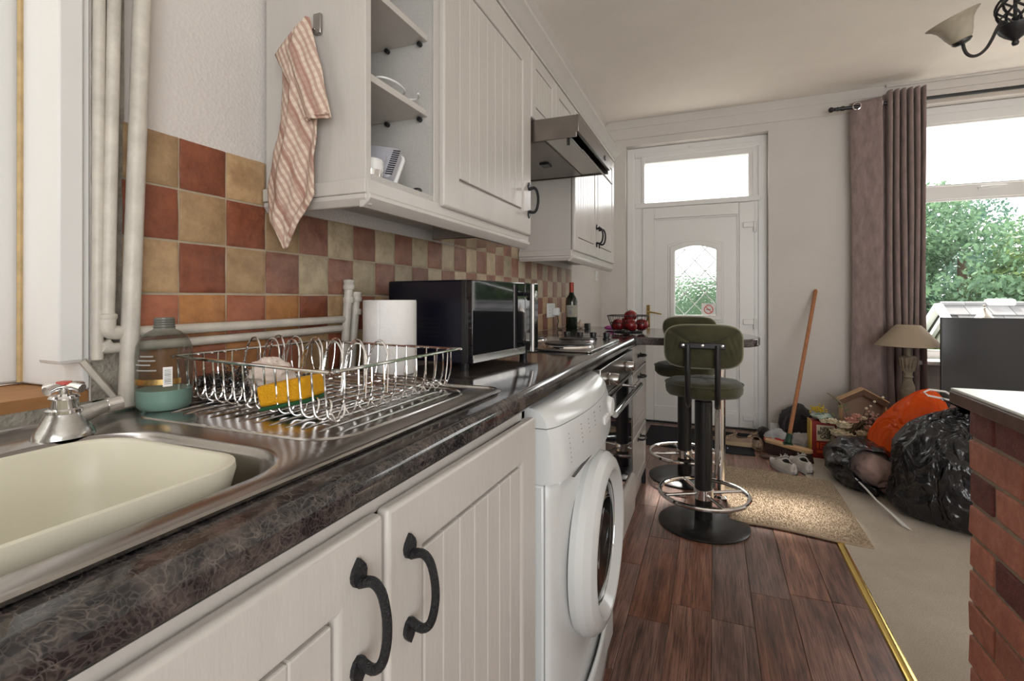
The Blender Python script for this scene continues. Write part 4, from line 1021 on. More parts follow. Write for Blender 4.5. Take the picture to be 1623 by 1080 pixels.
for x in (-0.62, -0.558, -0.498, -0.438):
    part('knob', MB().lathe([(0.018, 0.9185), (0.018, 0.924), (0.013, 0.928), (0.0155, 0.945), (0.014, 0.950), (0.0, 0.950)], (x, 2.20, 0), 14), M['black'], hb_)

# ---- microwave ----
mw = thing('microwave', 'dark blue microwave with mirrored glass door on the worktop', 'microwave', (-0.58, 1.158, 0.91))
part('casing', MB().box(-0.855, -0.600, 1.158, 1.63, 0.928, 1.151), M['microside'], mw, bevel=0.005)
for x in (-0.83, -0.62):
    for y in (1.185, 1.60): part('foot', MB().lathe([(0.012, 0.9102), (0.014, 0.928)], (x, y, 0), 12), M['black'], mw)
md = part('door', MB().box(-0.600, -0.580, 1.158, 1.515, 0.930, 1.150), M['blackglass'], mw, bevel=0.003)
part('door_edge', MB().box(-0.612, -0.598, 1.156, 1.162, 0.929, 1.1505), M['blackmetal'], md, bevel=0.001)
part('lower_trim', MB().box(-0.5805, -0.5785, 1.160, 1.515, 0.932, 0.952), M['steel'], md, bevel=0.0005, label='silver strip along the bottom')
part('control_panel', MB().box(-0.600, -0.580, 1.518, 1.628, 0.930, 1.150), M['blackglass'], mw, bevel=0.003)
part('pull_handle', MB().tube([(-0.553, 1.505, 0.94), (-0.553, 1.505, 1.145)], 0.0075, 12), M['steel'], md)
for z in (0.965, 1.115): part('handle_mount', MB().tube([(-0.58, 1.505, z), (-0.553, 1.505, z)], 0.006, 8), M['black'], md)
part('turn_knob', MB().lathe([(0.016, -0.580), (0.016, -0.566), (0.0, -0.565)], (0, 1.575, 1.11), 18, 'x'), M['steel'], mw)
for r_ in range(5):
    for c_ in range(2):
        part('vent_slot', MB().box(-0.82 + c_ * 0.075, -0.757 + c_ * 0.075, 1.1575, 1.1584, 0.995 + r_ * 0.012, 0.999 + r_ * 0.012), M['black'], mw, smooth=0)

mw.rotation_euler = (0, 0, math.radians(-8)); mw.scale = (1.08, 0.80, 1.0)
# ---- sockets and switches ----
so = thing('wall_socket', 'white double socket on the tiles by the wine bottle', 'socket', (WX + .01, 2.96, 1.03))
part('face_plate', MB().box(WX + .008, WX + 0.018, 2.885, 3.035, 0.985, 1.072), M['whiteplastic'], so, bevel=0.003)
for y in (2.905, 2.945):
    part('rocker', MB().box(WX + .018, WX + 0.0215, y, y + 0.014, 1.048, 1.062), M['whiteplastic'], so, bevel=0.001)
for dy, dz, w, h in ((0.0, 0.0, .004, .009), (-.012, -.018, .008, .004), (.012, -.018, .008, .004)):
    part('pin_hole', MB().box(WX + .018, WX + 0.0183, 2.922 + dy - w / 2, 2.922 + dy + w / 2, 1.030 + dz - h / 2, 1.030 + dz + h / 2), M['black'], so, smooth=0)
pg = thing('power_plug', 'white plug with black flex in the double socket', 'plug', (WX + .02, 3.0, 1.02))
part('plug_body', MB().box(WX + .018, WX + 0.055, 2.975, 3.025, 0.995, 1.045), M['whiteplastic'], pg, bevel=0.008, seg=3)
part('flex', MB().tube([(WX + .045, 3.0, 0.997), (WX + .05, 3.0, 0.96), (WX + .048, 2.985, 0.93), (WX + .06, 2.96, 0.9145), (WX + .10, 2.90, 0.914)], 0.0035, 6), M['black'], pg)
ls = thing('light_switch', 'small white light switch on the wall past the cabinets', 'switch', (WX, 4.32, 1.30))
part('switch_plate', MB().box(WX, WX + 0.010, 4.26, 4.35, 1.255, 1.345), M['whiteplastic'], ls, bevel=0.003)
part('rocker', MB().box(WX + .010, WX + 0.014, 4.295, 4.315, 1.285, 1.315), M['whiteplastic'], ls, bevel=0.001)
# =====================================================================
# LOOSE THINGS ON THE WORKTOP
# =====================================================================
# ---- dish rack ----
rk = thing('dish_rack', 'chrome wire dish drying rack on the drainer', 'dish rack', (-0.72, 0.77, ZS))
RA, RB, RC_, RD = Vector((-0.925, 0.612, 0)), Vector((-0.508, 0.560, 0)), Vector((-0.500, 0.930, 0)), Vector((-0.915, 0.975, 0))
def rp(u, v, z):   # u 0..1 wall->front, v 0..1 near->far
    p = (RA * (1 - u) + RB * u) * (1 - v) + (RD * (1 - u) + RC_ * u) * v
    return Vector((p.x, p.y, z))
rim = [rp(*q) for q in [(0.03, 0, .994), (0.5, 0, .994), (0.97, 0, .994), (1, 0.04, .994), (1, 0.5, .994), (1, 0.96, .994), (0.97, 1, .994), (0.5, 1, .994), (0.03, 1, .994), (0, 0.96, .994), (0, 0.5, .994), (0, 0.04, .994)]]
part('rim', MB().tube(cm(rim + [rim[0]], 96)[:-1], 0.0030, 8, closed=True), M['chrome'], rk)
zb = 0.9185
for k in range(15):      # near side loops, each ends in a J that turns in and up
    u = 0.035 + k * 0.0665; d = 0.012
    pts = [rp(u, 0.005, .994), rp(u, 0.012, .965), rp(u, 0.02, .935), rp(u + .003, 0.03, zb + .006), rp(u + .012, 0.045, zb + .001), rp(u + .028, 0.06, zb + .003), rp(u + .036, 0.075, zb + .012), rp(u + .030, 0.085, zb + .024), rp(u + .014, 0.09, zb + .027), rp(u + .004, 0.10, zb + .022)]
    part('wire', MB().tube(cm(pts), 0.0016, 6), M['chrome'], rk)
for k in range(14):      # far side
    u = 0.06 + k * 0.0675
    pts = [rp(u, 0.995, .994), rp(u, 0.99, .960), rp(u, 0.965, zb + .006), rp(u, 0.94, zb + .001), rp(u, 0.90, zb + .006), rp(u, 0.885, zb + .012)]
    part('wire', MB().tube(cm(pts), 0.0016, 6), M['chrome'], rk)
for k in range(11):      # front and wall sides
    v = 0.08 + k * 0.084
    for s_, u0, u1, u2 in ((1, 0.998, 0.975, 0.93), (0, 0.002, 0.025, 0.07)):
        if s_ == 1 and 3 <= k <= 4: pass
        pts = [rp(u0, v, .994), rp(u0, v, .955), rp(u1, v, zb + .008), rp((u1 + u2) / 2, v, zb + .001), rp(u2, v, zb + .010)]
        part('wire', MB().tube(cm(pts), 0.0016, 6), M['chrome'], rk)
for k in range(9):       # base wires
    v = 0.30 + k * 0.078
    part('base_wire', MB().tube([rp(0.03, v, zb + .012), rp(0.97, v, zb + .012)], 0.0016, 6), M['chrome'], rk)
for u in (0.1, 0.36, 0.64, 0.9):
    part('base_wire', MB().tube([rp(u, 0.07, zb + .009), rp(u, 0.94, zb + .009)], 0.0018, 6), M['chrome'], rk)
for row, v, zt in ((0, 0.36, 1.022), (1, 0.52, 1.022)):
    for k in range(6):
        u = 0.14 + k * 0.138; w = 0.060
        pts = [rp(u - w * 1.15, v - .03, zb + .012), rp(u - w, v - .01, zt - .045), rp(u - w * .8, v, zt - .018), rp(u - w * .35, v + .005, zt - .003), rp(u, v + .006, zt), rp(u + w * .35, v + .005, zt - .003), rp(u + w * .8, v, zt - .018), rp(u + w, v - .01, zt - .045), rp(u + w * 1.15, v - .03, zb + .012)]
        part('plate_hoop', MB().tube(cm(pts, 28), 0.0018, 6), M['chrome'], rk)

# scourer pile, cloth, sponge
M['steelwool'] = mat('steel_scourer', (0.16, 0.16, 0.16, 1), 0.22, 1.0)
mb = MB(); r_ = random.Random(3)
for k in range(420):
    a = r_.uniform(0, 2 * PI); q = r_.random() ** 0.5; cx, cy = -0.835 + 0.085 * q * math.cos(a), 0.655 + 0.022 * q * math.sin(a)
    hgt = 0.050 * math.sqrt(max(0, 1 - q * q)) * (1.0 if cx > -0.84 else 0.6); cz = 0.934 + hgt * r_.random(); rr_ = r_.uniform(0.003, 0.007); ph = r_.uniform(0, 6)
    d1 = Vector((r_.gauss(0, 1), r_.gauss(0, 1), r_.gauss(0, 1))).normalized(); d2 = d1.orthogonal().normalized(); d3 = d1.cross(d2)
    mb.tube([Vector((cx, cy, cz)) + (d2 * math.cos(ph + t) + d3 * math.sin(ph + t)) * rr_ + d1 * t * 0.0012 for t in np.linspace(0, 6.5, 8)], 0.0006, 3)
o = part('steel_scourer', mb, M['steelwool'], kind='stuff'); tag(o, 'tangled dark steel wool scourer in the drying rack', 'scourer')
M['rag'] = mat('white_crumpled_cloth', srgb(222, 208, 198), 0.9, var=0.1, vs=20, bump=0.6, bs=60)
def crumple(cx, cy, cz, rx, ry, rz, seed, amp=0.22, fr=1.6, nu=48, nv=28, base=None, ridge=0.5):
    def f(u, v):
        a = 2 * PI * u; b = PI * v; d = Vector((math.sin(b) * math.cos(a), math.sin(b) * math.sin(a), -math.cos(b)))
        q = d * fr + Vector((seed, seed * .7, 0)); n1 = noise.noise(q); n2 = 1 - abs(noise.noise(q * 2.3)) * 2; n3 = noise.noise(q * 5.1)
        s_ = 1 + amp * (n1 + ridge * (n2 - 0.6) + 0.22 * n3)
        z = cz + d.z * rz * s_
        if base is not None: z = max(z, base + 0.001)
        return (cx + d.x * rx * s_, cy + d.y * ry * s_, z)
    return MB().grid(f, nu, nv, True)
rgm = crumple(-0.755, 0.678, 0.958, 0.045, 0.034, 0.034, 4, 0.35, 1.3, 48, 30, 0.934)
for v_ in (0,): pass
o = part('crumpled_cloth', rgm, M['rag'], smooth=60); tag(o, 'crumpled off-white cloth in the rack behind the sponge', 'cloth')
M['sponge'] = mat('yellow_sponge', srgb(246, 178, 14), 0.9, bump=1.0, bs=300, bd=0.006, var=0.1, vs=40)
M['scour'] = mat('green_scour_pad', srgb(30, 84, 48), 0.95, bump=0.8, bs=300)
sg = thing('sponge', 'yellow sponge with green scouring side lying in the rack', 'sponge', (-0.628, 0.612, 0.922), 0.2)
Mx = Matrix.Rotation(math.radians(-12), 4, 'Y')
def spf(z0, z1, nz):
    mb = MB().box(-0.042, 0.042, -0.030, 0.030, z0, z1)
    return mb.xf(Mx)
part('foam', spf(0.006, 0.040, 4).xf(Matrix.Translation((0, 0, 0.008))), M['sponge'], sg, world=False, bevel=0.006, seg=3)
part('scouring_pad', spf(0.0, 0.006, 2).xf(Matrix.Translation((0, 0, 0.008))), M['scour'], sg, world=False, bevel=0.002)

# ---- soap bottle ----
bt = thing('soap_bottle', 'transparent soap bottle without cap holding a little teal liquid', 'bottle', (-0.868, 0.562, 0.912))
def petmat():
    N = NT('clear_grey_plastic'); t = N.n('ShaderNodeBsdfTransparent'); t.inputs[0].default_value = (0.86, 0.87, 0.85, 1)
    N.set(Base_Color=srgb(104, 102, 94), Roughness=0.08)
    lw = N.n('ShaderNodeLayerWeight'); lw.inputs[0].default_value = 0.35
    mx = N.n('ShaderNodeMixShader'); N.l(N.math('ADD', N.math('MULTIPLY', lw.outputs['Facing'], 0.5), 0.08), mx.inputs[0])
    N.l(t.outputs[0], mx.inputs[1]); N.l(N.b.outputs[0], mx.inputs[2]); N.l(mx.outputs[0], N.out.inputs[0]); return N.m
M['pet'] = petmat()
bprof = [(0.0, 0.002), (0.036, 0.002), (0.0405, 0.008), (0.0415, 0.02), (0.0415, 0.092), (0.040, 0.108), (0.034, 0.123), (0.024, 0.132), (0.0165, 0.136), (0.0155, 0.139)]
part('bottle_body', MB().lathe(bprof, (-0.868, 0.562, 0.912), 36), M['pet'], bt, smooth=50, label='clear bottle wall')
nk = MB().lathe([(0.0155, 0.138), (0.0145, 0.156), (0.0130, 0.156), (0.0130, 0.138)], (-0.868, 0.562, 0.912), 24)
for z in (0.1405, 0.1445, 0.1485, 0.1525): nk.lathe([(0.0150, z - .0012), (0.0170, z), (0.0150, z + .0012)], (-0.868, 0.562, 0.912), 24)
M['neck'] = mat('smoky_plastic_neck', (0.16, 0.16, 0.14, 1), 0.15)
part('threaded_neck', nk, M['neck'], bt, smooth=50)
M['teal'] = mat('teal_soap', srgb(150, 190, 182), 0.15, var=0.05)
part('liquid', MB().lathe([(0.0, 0.003), (0.035, 0.003), (0.0395, 0.009), (0.0403, 0.02), (0.0403, 0.036), (0.0, 0.036)], (-0.868, 0.562, 0.912), 36), M['teal'], bt, label='teal liquid')
def arcpatch(a0, a1, z0, z1, r, n=12): return MB().grid(lambda u, v: (-0.868 + r * math.cos(math.radians(a0 + (a1 - a0) * u)), 0.562 + r * math.sin(math.radians(a0 + (a1 - a0) * u)), 0.912 + z0 + (z1 - z0) * v), n, 2)
part('gold_band', arcpatch(-130, 0, 0.047, 0.056, 0.0418, 24), M['gold'], bt)
part('white_label', arcpatch(-36, -18, 0.044, 0.076, 0.0422), M['stwhite'], bt)
bc = MB()
for k in range(9):
    z = 0.048 + k * 0.0028; q = arcpatch(-33, -21, z, z + R.choice((0.0010, 0.0016)), 0.0425); bc.add(q.v, q.f)
part('label_bars', bc, M['greyprint'], bt)
M['labelgrey'] = mat('pale_embossed_label', (0.36, 0.36, 0.35, 1), 0.4)
lb = MB()
for z0, a0, a1 in ((0.093, -84, -54), (0.086, -92, -50), (0.079, -100, -60), (0.070, -96, -48)):
    q = arcpatch(a0, a1, z0, z0 + 0.0022, 0.0420); lb.add(q.v, q.f)
part('label_print', lb, M['labelgrey'], bt)

# ---- kitchen roll ----
kr = thing('kitchen_roll', 'white kitchen roll standing beside the microwave', 'kitchen roll', (-0.772, 1.062, 0.911))
part('roll', MB().lathe([(0.02, 0.0), (0.066, 0.0), (0.067, 0.01), (0.067, 0.178), (0.066, 0.186), (0.022, 0.186), (0.02, 0.18), (0.02, 0.0)], (-0.772, 1.068, 0.911), 48), M['towel_paper'], kr, smooth=40)
def sheet(u, v):
    a = math.radians(-150 + 75 * u); r = 0.0675 + 0.005 * u ** 3; return (-0.772 + r * math.cos(a), 1.068 + r * math.sin(a), 0.912 + 0.184 * v)
part('loose_sheet', MB().grid(sheet, 16, 4), M['towel_paper'], kr, solid=0.0008)

# ---- tea towel on hook ----
hk = part('towel_hook', MB().box(-0.796, -0.776, 0.826, 0.8345, 1.668, 1.712).box(-0.794, -0.778, 0.812, 0.828, 1.668, 1.673), M['steel'], bevel=0.002)
tag(hk, 'small flat steel hook on the cabinet end panel', 'hook')
def towelmat():
    N = NT('checked_tea_towel')
    def band(rot, sc, lo, hi):
        v = N.coord((1, 1, 1), (0, rot, 0)); w = N.n('ShaderNodeTexWave', wave_type='BANDS', bands_direction='X'); N.l(v, w.inputs['Vector']); w.inputs['Scale'].default_value = sc; w.inputs['Distortion'].default_value = 0.7; w.inputs['Detail'].default_value = 1.0; w.inputs['Detail Scale'].default_value = 1.5
        return N.ramp(w.outputs['Fac'], [(lo, (0, 0, 0, 1)), (hi, (1, 1, 1, 1))])
    a = band(math.radians(24), 26, 0.45, 0.6); b = band(math.radians(114), 22, 0.55, 0.7); c = band(math.radians(24), 5.5, 0.86, 0.93)
    col = N.mix(N.math('MULTIPLY', a, 0.7), srgb(216, 200, 184), srgb(172, 138, 126))
    col = N.mix(N.math('MULTIPLY', b, 0.22), col, srgb(176, 134, 120)); col = N.mix(N.math('MULTIPLY', c, 0.6), col, srgb(150, 104, 92))
    N.set(Base_Color=col, Roughness=0.9, Specular_IOR_Level=0.1); v = N.coord(); N.bump(N.noise(v, 350, 2), 0.4, 0.002, N.bump(N.noise(v, 35, 4), 0.5, 0.008)); return N.m
M['towel'] = towelmat()
def interp(tab, z):
    for (z0, a), (z1, b) in zip(tab, tab[1:]):
        if z1 <= z <= z0: return a + (b - a) * (z0 - z) / max(1e-9, z0 - z1)
    return tab[-1][1] if z < tab[-1][0] else tab[0][1]
def towel(name, L, Rr, z1, z0, y, amp, parent, nf):
    def f(u, v):
        z = z1 + (z0 - z1) * v; a, b = interp(L, z), interp(Rr, z); x = a + (b - a) * u
        s_ = amp * min(1, (b - a) / 0.05) * (math.sin(u * nf + v * 2.5) + 0.5 * math.sin(u * nf * 2.3 + v * 5 + 1)) + 0.004 * noise.noise(Vector((x * 30, z * 22, y * 9)))
        return (x, y - abs(amp) * 1.4 + s_ - 0.006 * math.sin(PI * u), z)
    return part(name, MB().grid(f, 40, 90), M['towel'], parent, solid=0.003, smooth=180)
tw = thing('tea_towel', 'pink and cream checked tea towel hanging from the cabinet hook', 'tea towel', (-0.785, 0.81, 1.68))
towel('lower_fold', [(1.64, -0.846), (1.60, -0.866), (1.49, -0.875), (1.42, -0.894), (1.343, -0.909), (1.27, -0.905), (1.208, -0.856)],
      [(1.64, -0.80), (1.58, -0.775), (1.48, -0.766), (1.44, -0.765), (1.40, -0.772), (1.318, -0.773), (1.267, -0.812), (1.208, -0.850)], 1.64, 1.208, 0.818, 0.006, tw, 9)
towel('upper_fold', [(1.688, -0.792), (1.664, -0.842), (1.63, -0.880), (1.585, -0.853), (1.525, -0.817), (1.472, -0.788)],
      [(1.688, -0.780), (1.657, -0.774), (1.588, -0.757), (1.52, -0.738), (1.472, -0.726)], 1.688, 1.472, 0.806, 0.004, tw, 7)
part('hem', MB().tube([(-0.790, 0.797, 1.480), (-0.76, 0.795, 1.479), (-0.728, 0.797, 1.480)], 0.0025, 6), M['towel'], tw)

# ---- gadgets on the open shelf ----
M['greyplastic'] = mat('pale_grey_plastic', (0.42, 0.42, 0.47, 1), 0.35)
gd = thing('grey_gadget', 'pale grey square gadget with vent slots leaning in the open cabinet', 'gadget', (-0.73, 0.95, 1.364))
Mx = Matrix.Translation((-0.725, 0.958, 1.415)) @ Matrix.Rotation(math.radians(-28), 4, 'X') @ Matrix.Rotation(math.radians(18), 4, 'Z')
part('case', MB().prism(rrect(-0.05, 0.045, -0.045, 0.045, 0.015, 4), -0.014, 0.014, 'y').xf(Mx), M['greyplastic'], gd, bevel=0.004, seg=3)
part('front_shell', MB().prism(rrect(-0.052, 0.050, -0.049, 0.049, 0.016, 4), 0.014, 0.024, 'y').xf(Mx), M['whiteplastic'], gd, bevel=0.003)
for k in range(12):
    part('vent_slot', MB().box(0.030, 0.047, -0.0152, -0.0138, -0.036 + k * 0.0062, -0.0335 + k * 0.0062).xf(Mx), M['black'], gd, smooth=0)
part('round_boss', MB().lathe([(0.034, -0.024), (0.036, -0.014)], (-0.01, 0, -0.005), 32, 'y').xf(Mx), M['greyplastic'], gd)
wb = thing('round_tub', 'small round white tub beside the grey gadget in the open cabinet', 'tub', (-0.69, 0.885, 1.364))
part('tub_body', MB().lathe([(0.028, 0.0), (0.03, 0.018)], (-0.70, 0.892, 1.364), 28), M['chrome'], wb)
part('tub_lid', MB().lathe([(0.031, 0.016), (0.031, 0.036), (0.028, 0.041), (0.0, 0.042)], (-0.70, 0.892, 1.364), 28), M['whiteplastic'], wb)
o = part('black_cap', MB().lathe([(0.012, 0), (0.012, 0.008), (0.009, 0.012), (0, 0.013)], (-0.685, 1.06, 1.364), 16), M['black']); tag(o, 'small black cap at the far end of the open shelf', 'cap')
o = part('white_cable', MB().tube([(-0.70 - 0.03 * math.cos(t), 0.93 + 0.06 * math.sin(t) + 0.01 * t, 1.588 + 0.002 * t) for t in np.linspace(0, 9, 40)], 0.0025, 6), M['whiteplastic']); tag(o, 'coil of thin white cable on the lower open shelf', 'cable')

# ---- wine bottle, garlic, small box, pink cloth ----
wbt = thing('wine_bottle', 'dark wine bottle with red capsule and pale label', 'bottle', (-0.84, 3.09, 0.91))
M['wineglass'] = mat('dark_green_bottle_glass', (0.008, 0.014, 0.008, 1), 0.06, spec=0.7)
M['capsule'] = mat('red_foil_capsule', srgb(150, 50, 32), 0.35, 0.3)
M['paperlabel'] = mat('aged_paper_label', srgb(176, 170, 156), 0.7, var=0.25, vs=60)
c = (-0.84, 3.09, 0.91)
part('glass', MB().lathe([(0.034, 0.0), (0.037, 0.004), (0.0375, 0.17), (0.033, 0.195), (0.018, 0.217), (0.0145, 0.235), (0.0145, 0.24)], c, 28), M['wineglass'], wbt, smooth=60)
part('capsule', MB().lathe([(0.0150, 0.232), (0.0150, 0.295), (0.0, 0.296)], c, 24), M['capsule'], wbt)
part('label', MB().lathe([(0.0379, 0.075), (0.0380, 0.150)], c, 28), M['paperlabel'], wbt)
part('label_print', MB().box(-0.845, -0.83, 3.0515, 3.0522, 1.0, 1.03).box(-0.850, -0.825, 3.0513, 3.0520, 1.042, 1.048), M['greyprint'], wbt, smooth=0)
gl = thing('garlic_bulb', 'white garlic bulb at the foot of the wine bottle', 'garlic', (-0.79, 3.12, 0.91))
def gf(u, v):
    a = 2 * PI * u; pr = [(0.008, 0), (0.022, 0.006), (0.027, 0.018), (0.018, 0.032), (0.006, 0.044), (0.004, 0.055)]; i = v * 5; k = min(4, int(i)); f = i - k
    r = (pr[k][0] * (1 - f) + pr[k + 1][0] * f) * (1 + 0.12 * abs(math.sin(a * 3.5))); return (-0.79 + r * math.cos(a), 3.12 + r * math.sin(a), 0.911 + pr[k][1] * (1 - f) + pr[k + 1][1] * f)
part('bulb', MB().grid(gf, 28, 14, True), mat('garlic_skin', srgb(206, 188, 170), 0.6, var=0.2, vs=40), gl, smooth=60)
part('roots', MB().lathe([(0.006, 0), (0.008, 0.003)], (-0.79, 3.12, 0.9102), 8), M['sillwood'], gl)
o = part('black_lighter_box', MB().box(-0.762, -0.735, 3.11, 3.17, 0.911, 0.943), M['black'], bevel=0.002); o.name = 'small_box'; tag(o, 'small black box to the right of the garlic', 'box')
o = part('pink_packet', crumple(-0.575, 3.00, 0.925, 0.035, 0.03, 0.014, 9, 0.3, 2, 24, 14, 0.911), mat('bright_pink_wrapper', srgb(214, 96, 190), 0.4), smooth=60); tag(o, 'small bright pink wrapper left of the fruit basket', 'wrapper')

# ---- fruit basket and apples ----
fb = thing('fruit_basket', 'round black wire fruit basket on the breakfast bar corner', 'basket', (-0.45, 2.88, 0.91))
BCx, BCy = -0.45, 2.88
def circ(r, z, n=40): return [(BCx + r * math.cos(2 * PI * k / n), BCy + r * math.sin(2 * PI * k / n), z) for k in range(n)]
part('rim', MB().tube(circ(0.118, 1.005), 0.0028, 6, True), M['blackmetal'], fb)
part('base_ring', MB().tube(circ(0.080, 0.9135), 0.0025, 6, True), M['blackmetal'], fb)
part('middle_ring', MB().tube(circ(0.104, 0.965), 0.0018, 6, True), M['blackmetal'], fb)
for k in range(26):
    a = 2 * PI * k / 26
    part('rib_wire', MB().tube([(BCx + r * math.cos(a), BCy + r * math.sin(a), z) for r, z in ((0.118, 1.005), (0.104, 0.965), (0.088, 0.925), (0.080, 0.9145), (0.0, 0.9145))], 0.0013, 5), M['blackmetal'], fb)
def applemat():
    N = NT('red_apple_skin'); v = N.coord((1, 1, 0.25)); f = N.noise(v, 70, 5, 0.6)
    N.set(Base_Color=N.ramp(f, [(0.4, srgb(92, 16, 22)), (0.62, srgb(140, 38, 40)), (0.78, srgb(190, 110, 84))]), Roughness=0.22); return N.m
M['apple'] = applemat()
def apple_mb(r):
    pr = []
    for k in range(15):
        t = PI * k / 14; rr_ = math.sin(t) * (1 + 0.08 * math.cos(t)); z = -math.cos(t) * 0.92; dip = 0.28 * math.exp(-(rr_ / 0.28) ** 2)
        pr.append((rr_ * r, (z - dip if z > 0 else z + dip * 0.6) * r))
    return MB().lathe(pr, (0, 0, 0), 24)
ap_labels = ['red apple at the left of the basket', 'red apple at the front centre of the basket', 'red apple at the right of the basket', 'red apple lying on top of the others', 'red apple mostly hidden at the back of the basket']
ap_pos = [(-0.497, 2.835, 0.955), (-0.424, 2.812, 0.955), (-0.372, 2.868, 0.955), (-0.436, 2.868, 1.003), (-0.47, 2.92, 0.955)]
ap = thing('apple', ap_labels[0], 'apple', ap_pos[0], 0, 'apples in the wire basket')
part('flesh', apple_mb(0.038), M['apple'], ap, world=False, smooth=60); part('stalk', MB().tube([(0, 0, 0.022), (0.002, 0, 0.034), (0.006, 0, 0.042)], 0.0012, 5), M['bark'], ap, world=False)
for i in range(1, 5):
    c_ = copy_tree(ap); c_.location = ap_pos[i]; c_['label'] = ap_labels[i]; c_.rotation_euler = (R.uniform(-.5, .5), R.uniform(-.5, .5), R.uniform(0, 6))

# =====================================================================
# STOOLS
# =====================================================================
M['velvetp'] = fabric('pale_olive_piping', srgb(150, 148, 120), 300, 0.2, 10, 0.3)
def stool(loc, rz, label):
    t = thing('bar_stool', label, 'bar stool', loc, rz, 'bar stools at the breakfast bar')
    p = lambda n, mb, m, **k: part(n, mb, m, t, world=False, **k)
    p('base', MB().lathe([(0.0, 0), (0.208, 0.0), (0.211, 0.006), (0.205, 0.011), (0.12, 0.020), (0.045, 0.030), (0.0, 0.03)], (0, 0, 0), 56), M['blackmetal'])
    p('column', MB().lathe([(0.041, 0.02), (0.041, 0.60), (0.036, 0.605), (0.036, 0.64), (0.0, 0.64)], (0, 0, 0), 32), M['blackmetal'])
    fr = p('foot_ring', MB().tube([(0.205 * math.cos(2 * PI * k / 56), 0.205 * math.sin(2 * PI * k / 56), 0.150) for k in range(56)], 0.0105, 10, True), M['chrome'], label='chrome foot ring')
    part('ring_collar', MB().lathe([(0.043, 0.125), (0.046, 0.127), (0.046, 0.173), (0.043, 0.175)], (0, 0, 0), 32), M['chrome'], fr, world=False)
    for k in range(4):
        a = 0.5 + k * PI / 2; part('spoke', MB().tube([(0.043 * math.cos(a), 0.043 * math.sin(a), 0.15), (0.203 * math.cos(a), 0.203 * math.sin(a), 0.15)], 0.008, 8), M['chrome'], fr, world=False)
    def cush(u, v):
        a = 2 * PI * u; pr = [(0.0, 0.632), (0.12, 0.632), (0.165, 0.636), (0.176, 0.650), (0.178, 0.672), (0.174, 0.692), (0.155, 0.705), (0.10, 0.712), (0.0, 0.714)]
        i = v * 8; k = min(7, int(i)); f = i - k; r = pr[k][0] * (1 - f) + pr[k + 1][0] * f; z = pr[k][1] * (1 - f) + pr[k + 1][1] * f
        w = 1 + 0.006 * math.sin(a * 9 + z * 60); return (r * math.cos(a) * w, r * math.sin(a) * w, z + 0.002 * math.sin(a * 5))
    st_ = p('seat', MB().grid(cush, 56, 25, True), M['velvet'], smooth=60)
    part('piping', MB().tube([(0.1775 * math.cos(2 * PI * k / 48), 0.1775 * math.sin(2 * PI * k / 48), 0.690) for k in range(48)], 0.004, 6, True), M['velvet'], st_, world=False)
    p('seat_plate', MB().box(-0.08, 0.08, -0.08, 0.08, 0.624, 0.634), M['blackmetal'], bevel=0.003)
    def bk(u, v):   # pillow shaped rounded backrest, curved in plan
        a = 2 * PI * u; b = v * PI; n_ = 4.0
        ca, sa = math.cos(a), math.sin(a); r = 1 / (abs(ca) ** n_ + abs(sa) ** n_) ** (1 / n_)
        x = 0.165 * r * ca * math.sin(b) ** 0.35; z = 0.097 * r * sa * math.sin(b) ** 0.35; th = -math.cos(b)
        y = -0.205 + 0.55 * x * x * 1.2 + 0.024 * (abs(th) ** 0.8) * (1 if th > 0 else -1)
        if th < 0:
            y += 0.009 * math.exp(-((z + 0.0) / 0.022) ** 2) * math.exp(-(x / 0.09) ** 4) + 0.002 * noise.noise(Vector((x * 30, z * 30, 1)))
            ax = abs(x); tt = max(0, min(1, ((ax - 0.045) * 0.095 + (z - 0.012) * 0.062) / (0.095 ** 2 + 0.062 ** 2))); dd = math.hypot(ax - 0.045 - 0.095 * tt, z - 0.012 - 0.062 * tt)
            y += 0.011 * math.exp(-(dd / 0.007) ** 2) + (0.004 * math.sin(ax * 260 + z * 90) * math.exp(-((ax - 0.11) / 0.035) ** 2 - ((z - 0.01) / 0.04) ** 2))
        return (x, y, 0.885 + z)
    bk_ = p('backrest', MB().grid(bk, 120, 61, True), M['velvet'], smooth=80)
    bkf = [(0.166 * math.copysign(abs(math.cos(a)) ** 0.5, math.cos(a)), 0.098 * math.copysign(abs(math.sin(a)) ** 0.5, math.sin(a))) for a in np.linspace(0, 2 * PI, 65)[:-1]]
    part('piping', MB().tube([(x, -0.205 + 0.66 * x * x, 0.885 + z) for x, z in bkf], 0.0035, 6, True), M['velvetp'], bk_, world=False)
    for x in (-0.062, 0.062):
        p('back_tube', MB().tube([(x, -0.245, 0.895), (x, -0.246, 0.80), (x, -0.240, 0.70), (x, -0.222, 0.640), (x, -0.185, 0.612), (x, -0.10, 0.618), (x, -0.03, 0.624)], 0.0125, 12), M['blackmetal'])
    br = p('back_bracket', MB().box(-0.095, 0.095, -0.250, -0.238, 0.878, 0.904), M['blackmetal'], bevel=0.004)
    for x in (-0.082, 0.0, 0.082):
        part('bolt', MB().lathe([(0.0, 0.0), (0.006, 0.0), (0.006, 0.003), (0.0, 0.004)], (0, 0, 0), 12).xf(Matrix.Translation((x, -0.250, 0.893)) @ Matrix.Rotation(PI / 2, 4, 'X')), M['chrome'], br, world=False)
    return t
s1 = stool((-0.043, 2.60, 0.0), 0.0, 'green velvet bar stool nearer the camera with its back towards it')
s2 = copy_tree(s1); s2.location = (-0.162, 3.23, 0); s2.rotation_euler = (0, 0, PI - 0.1); s2['label'] = 'green velvet bar stool on the far side of the breakfast bar'

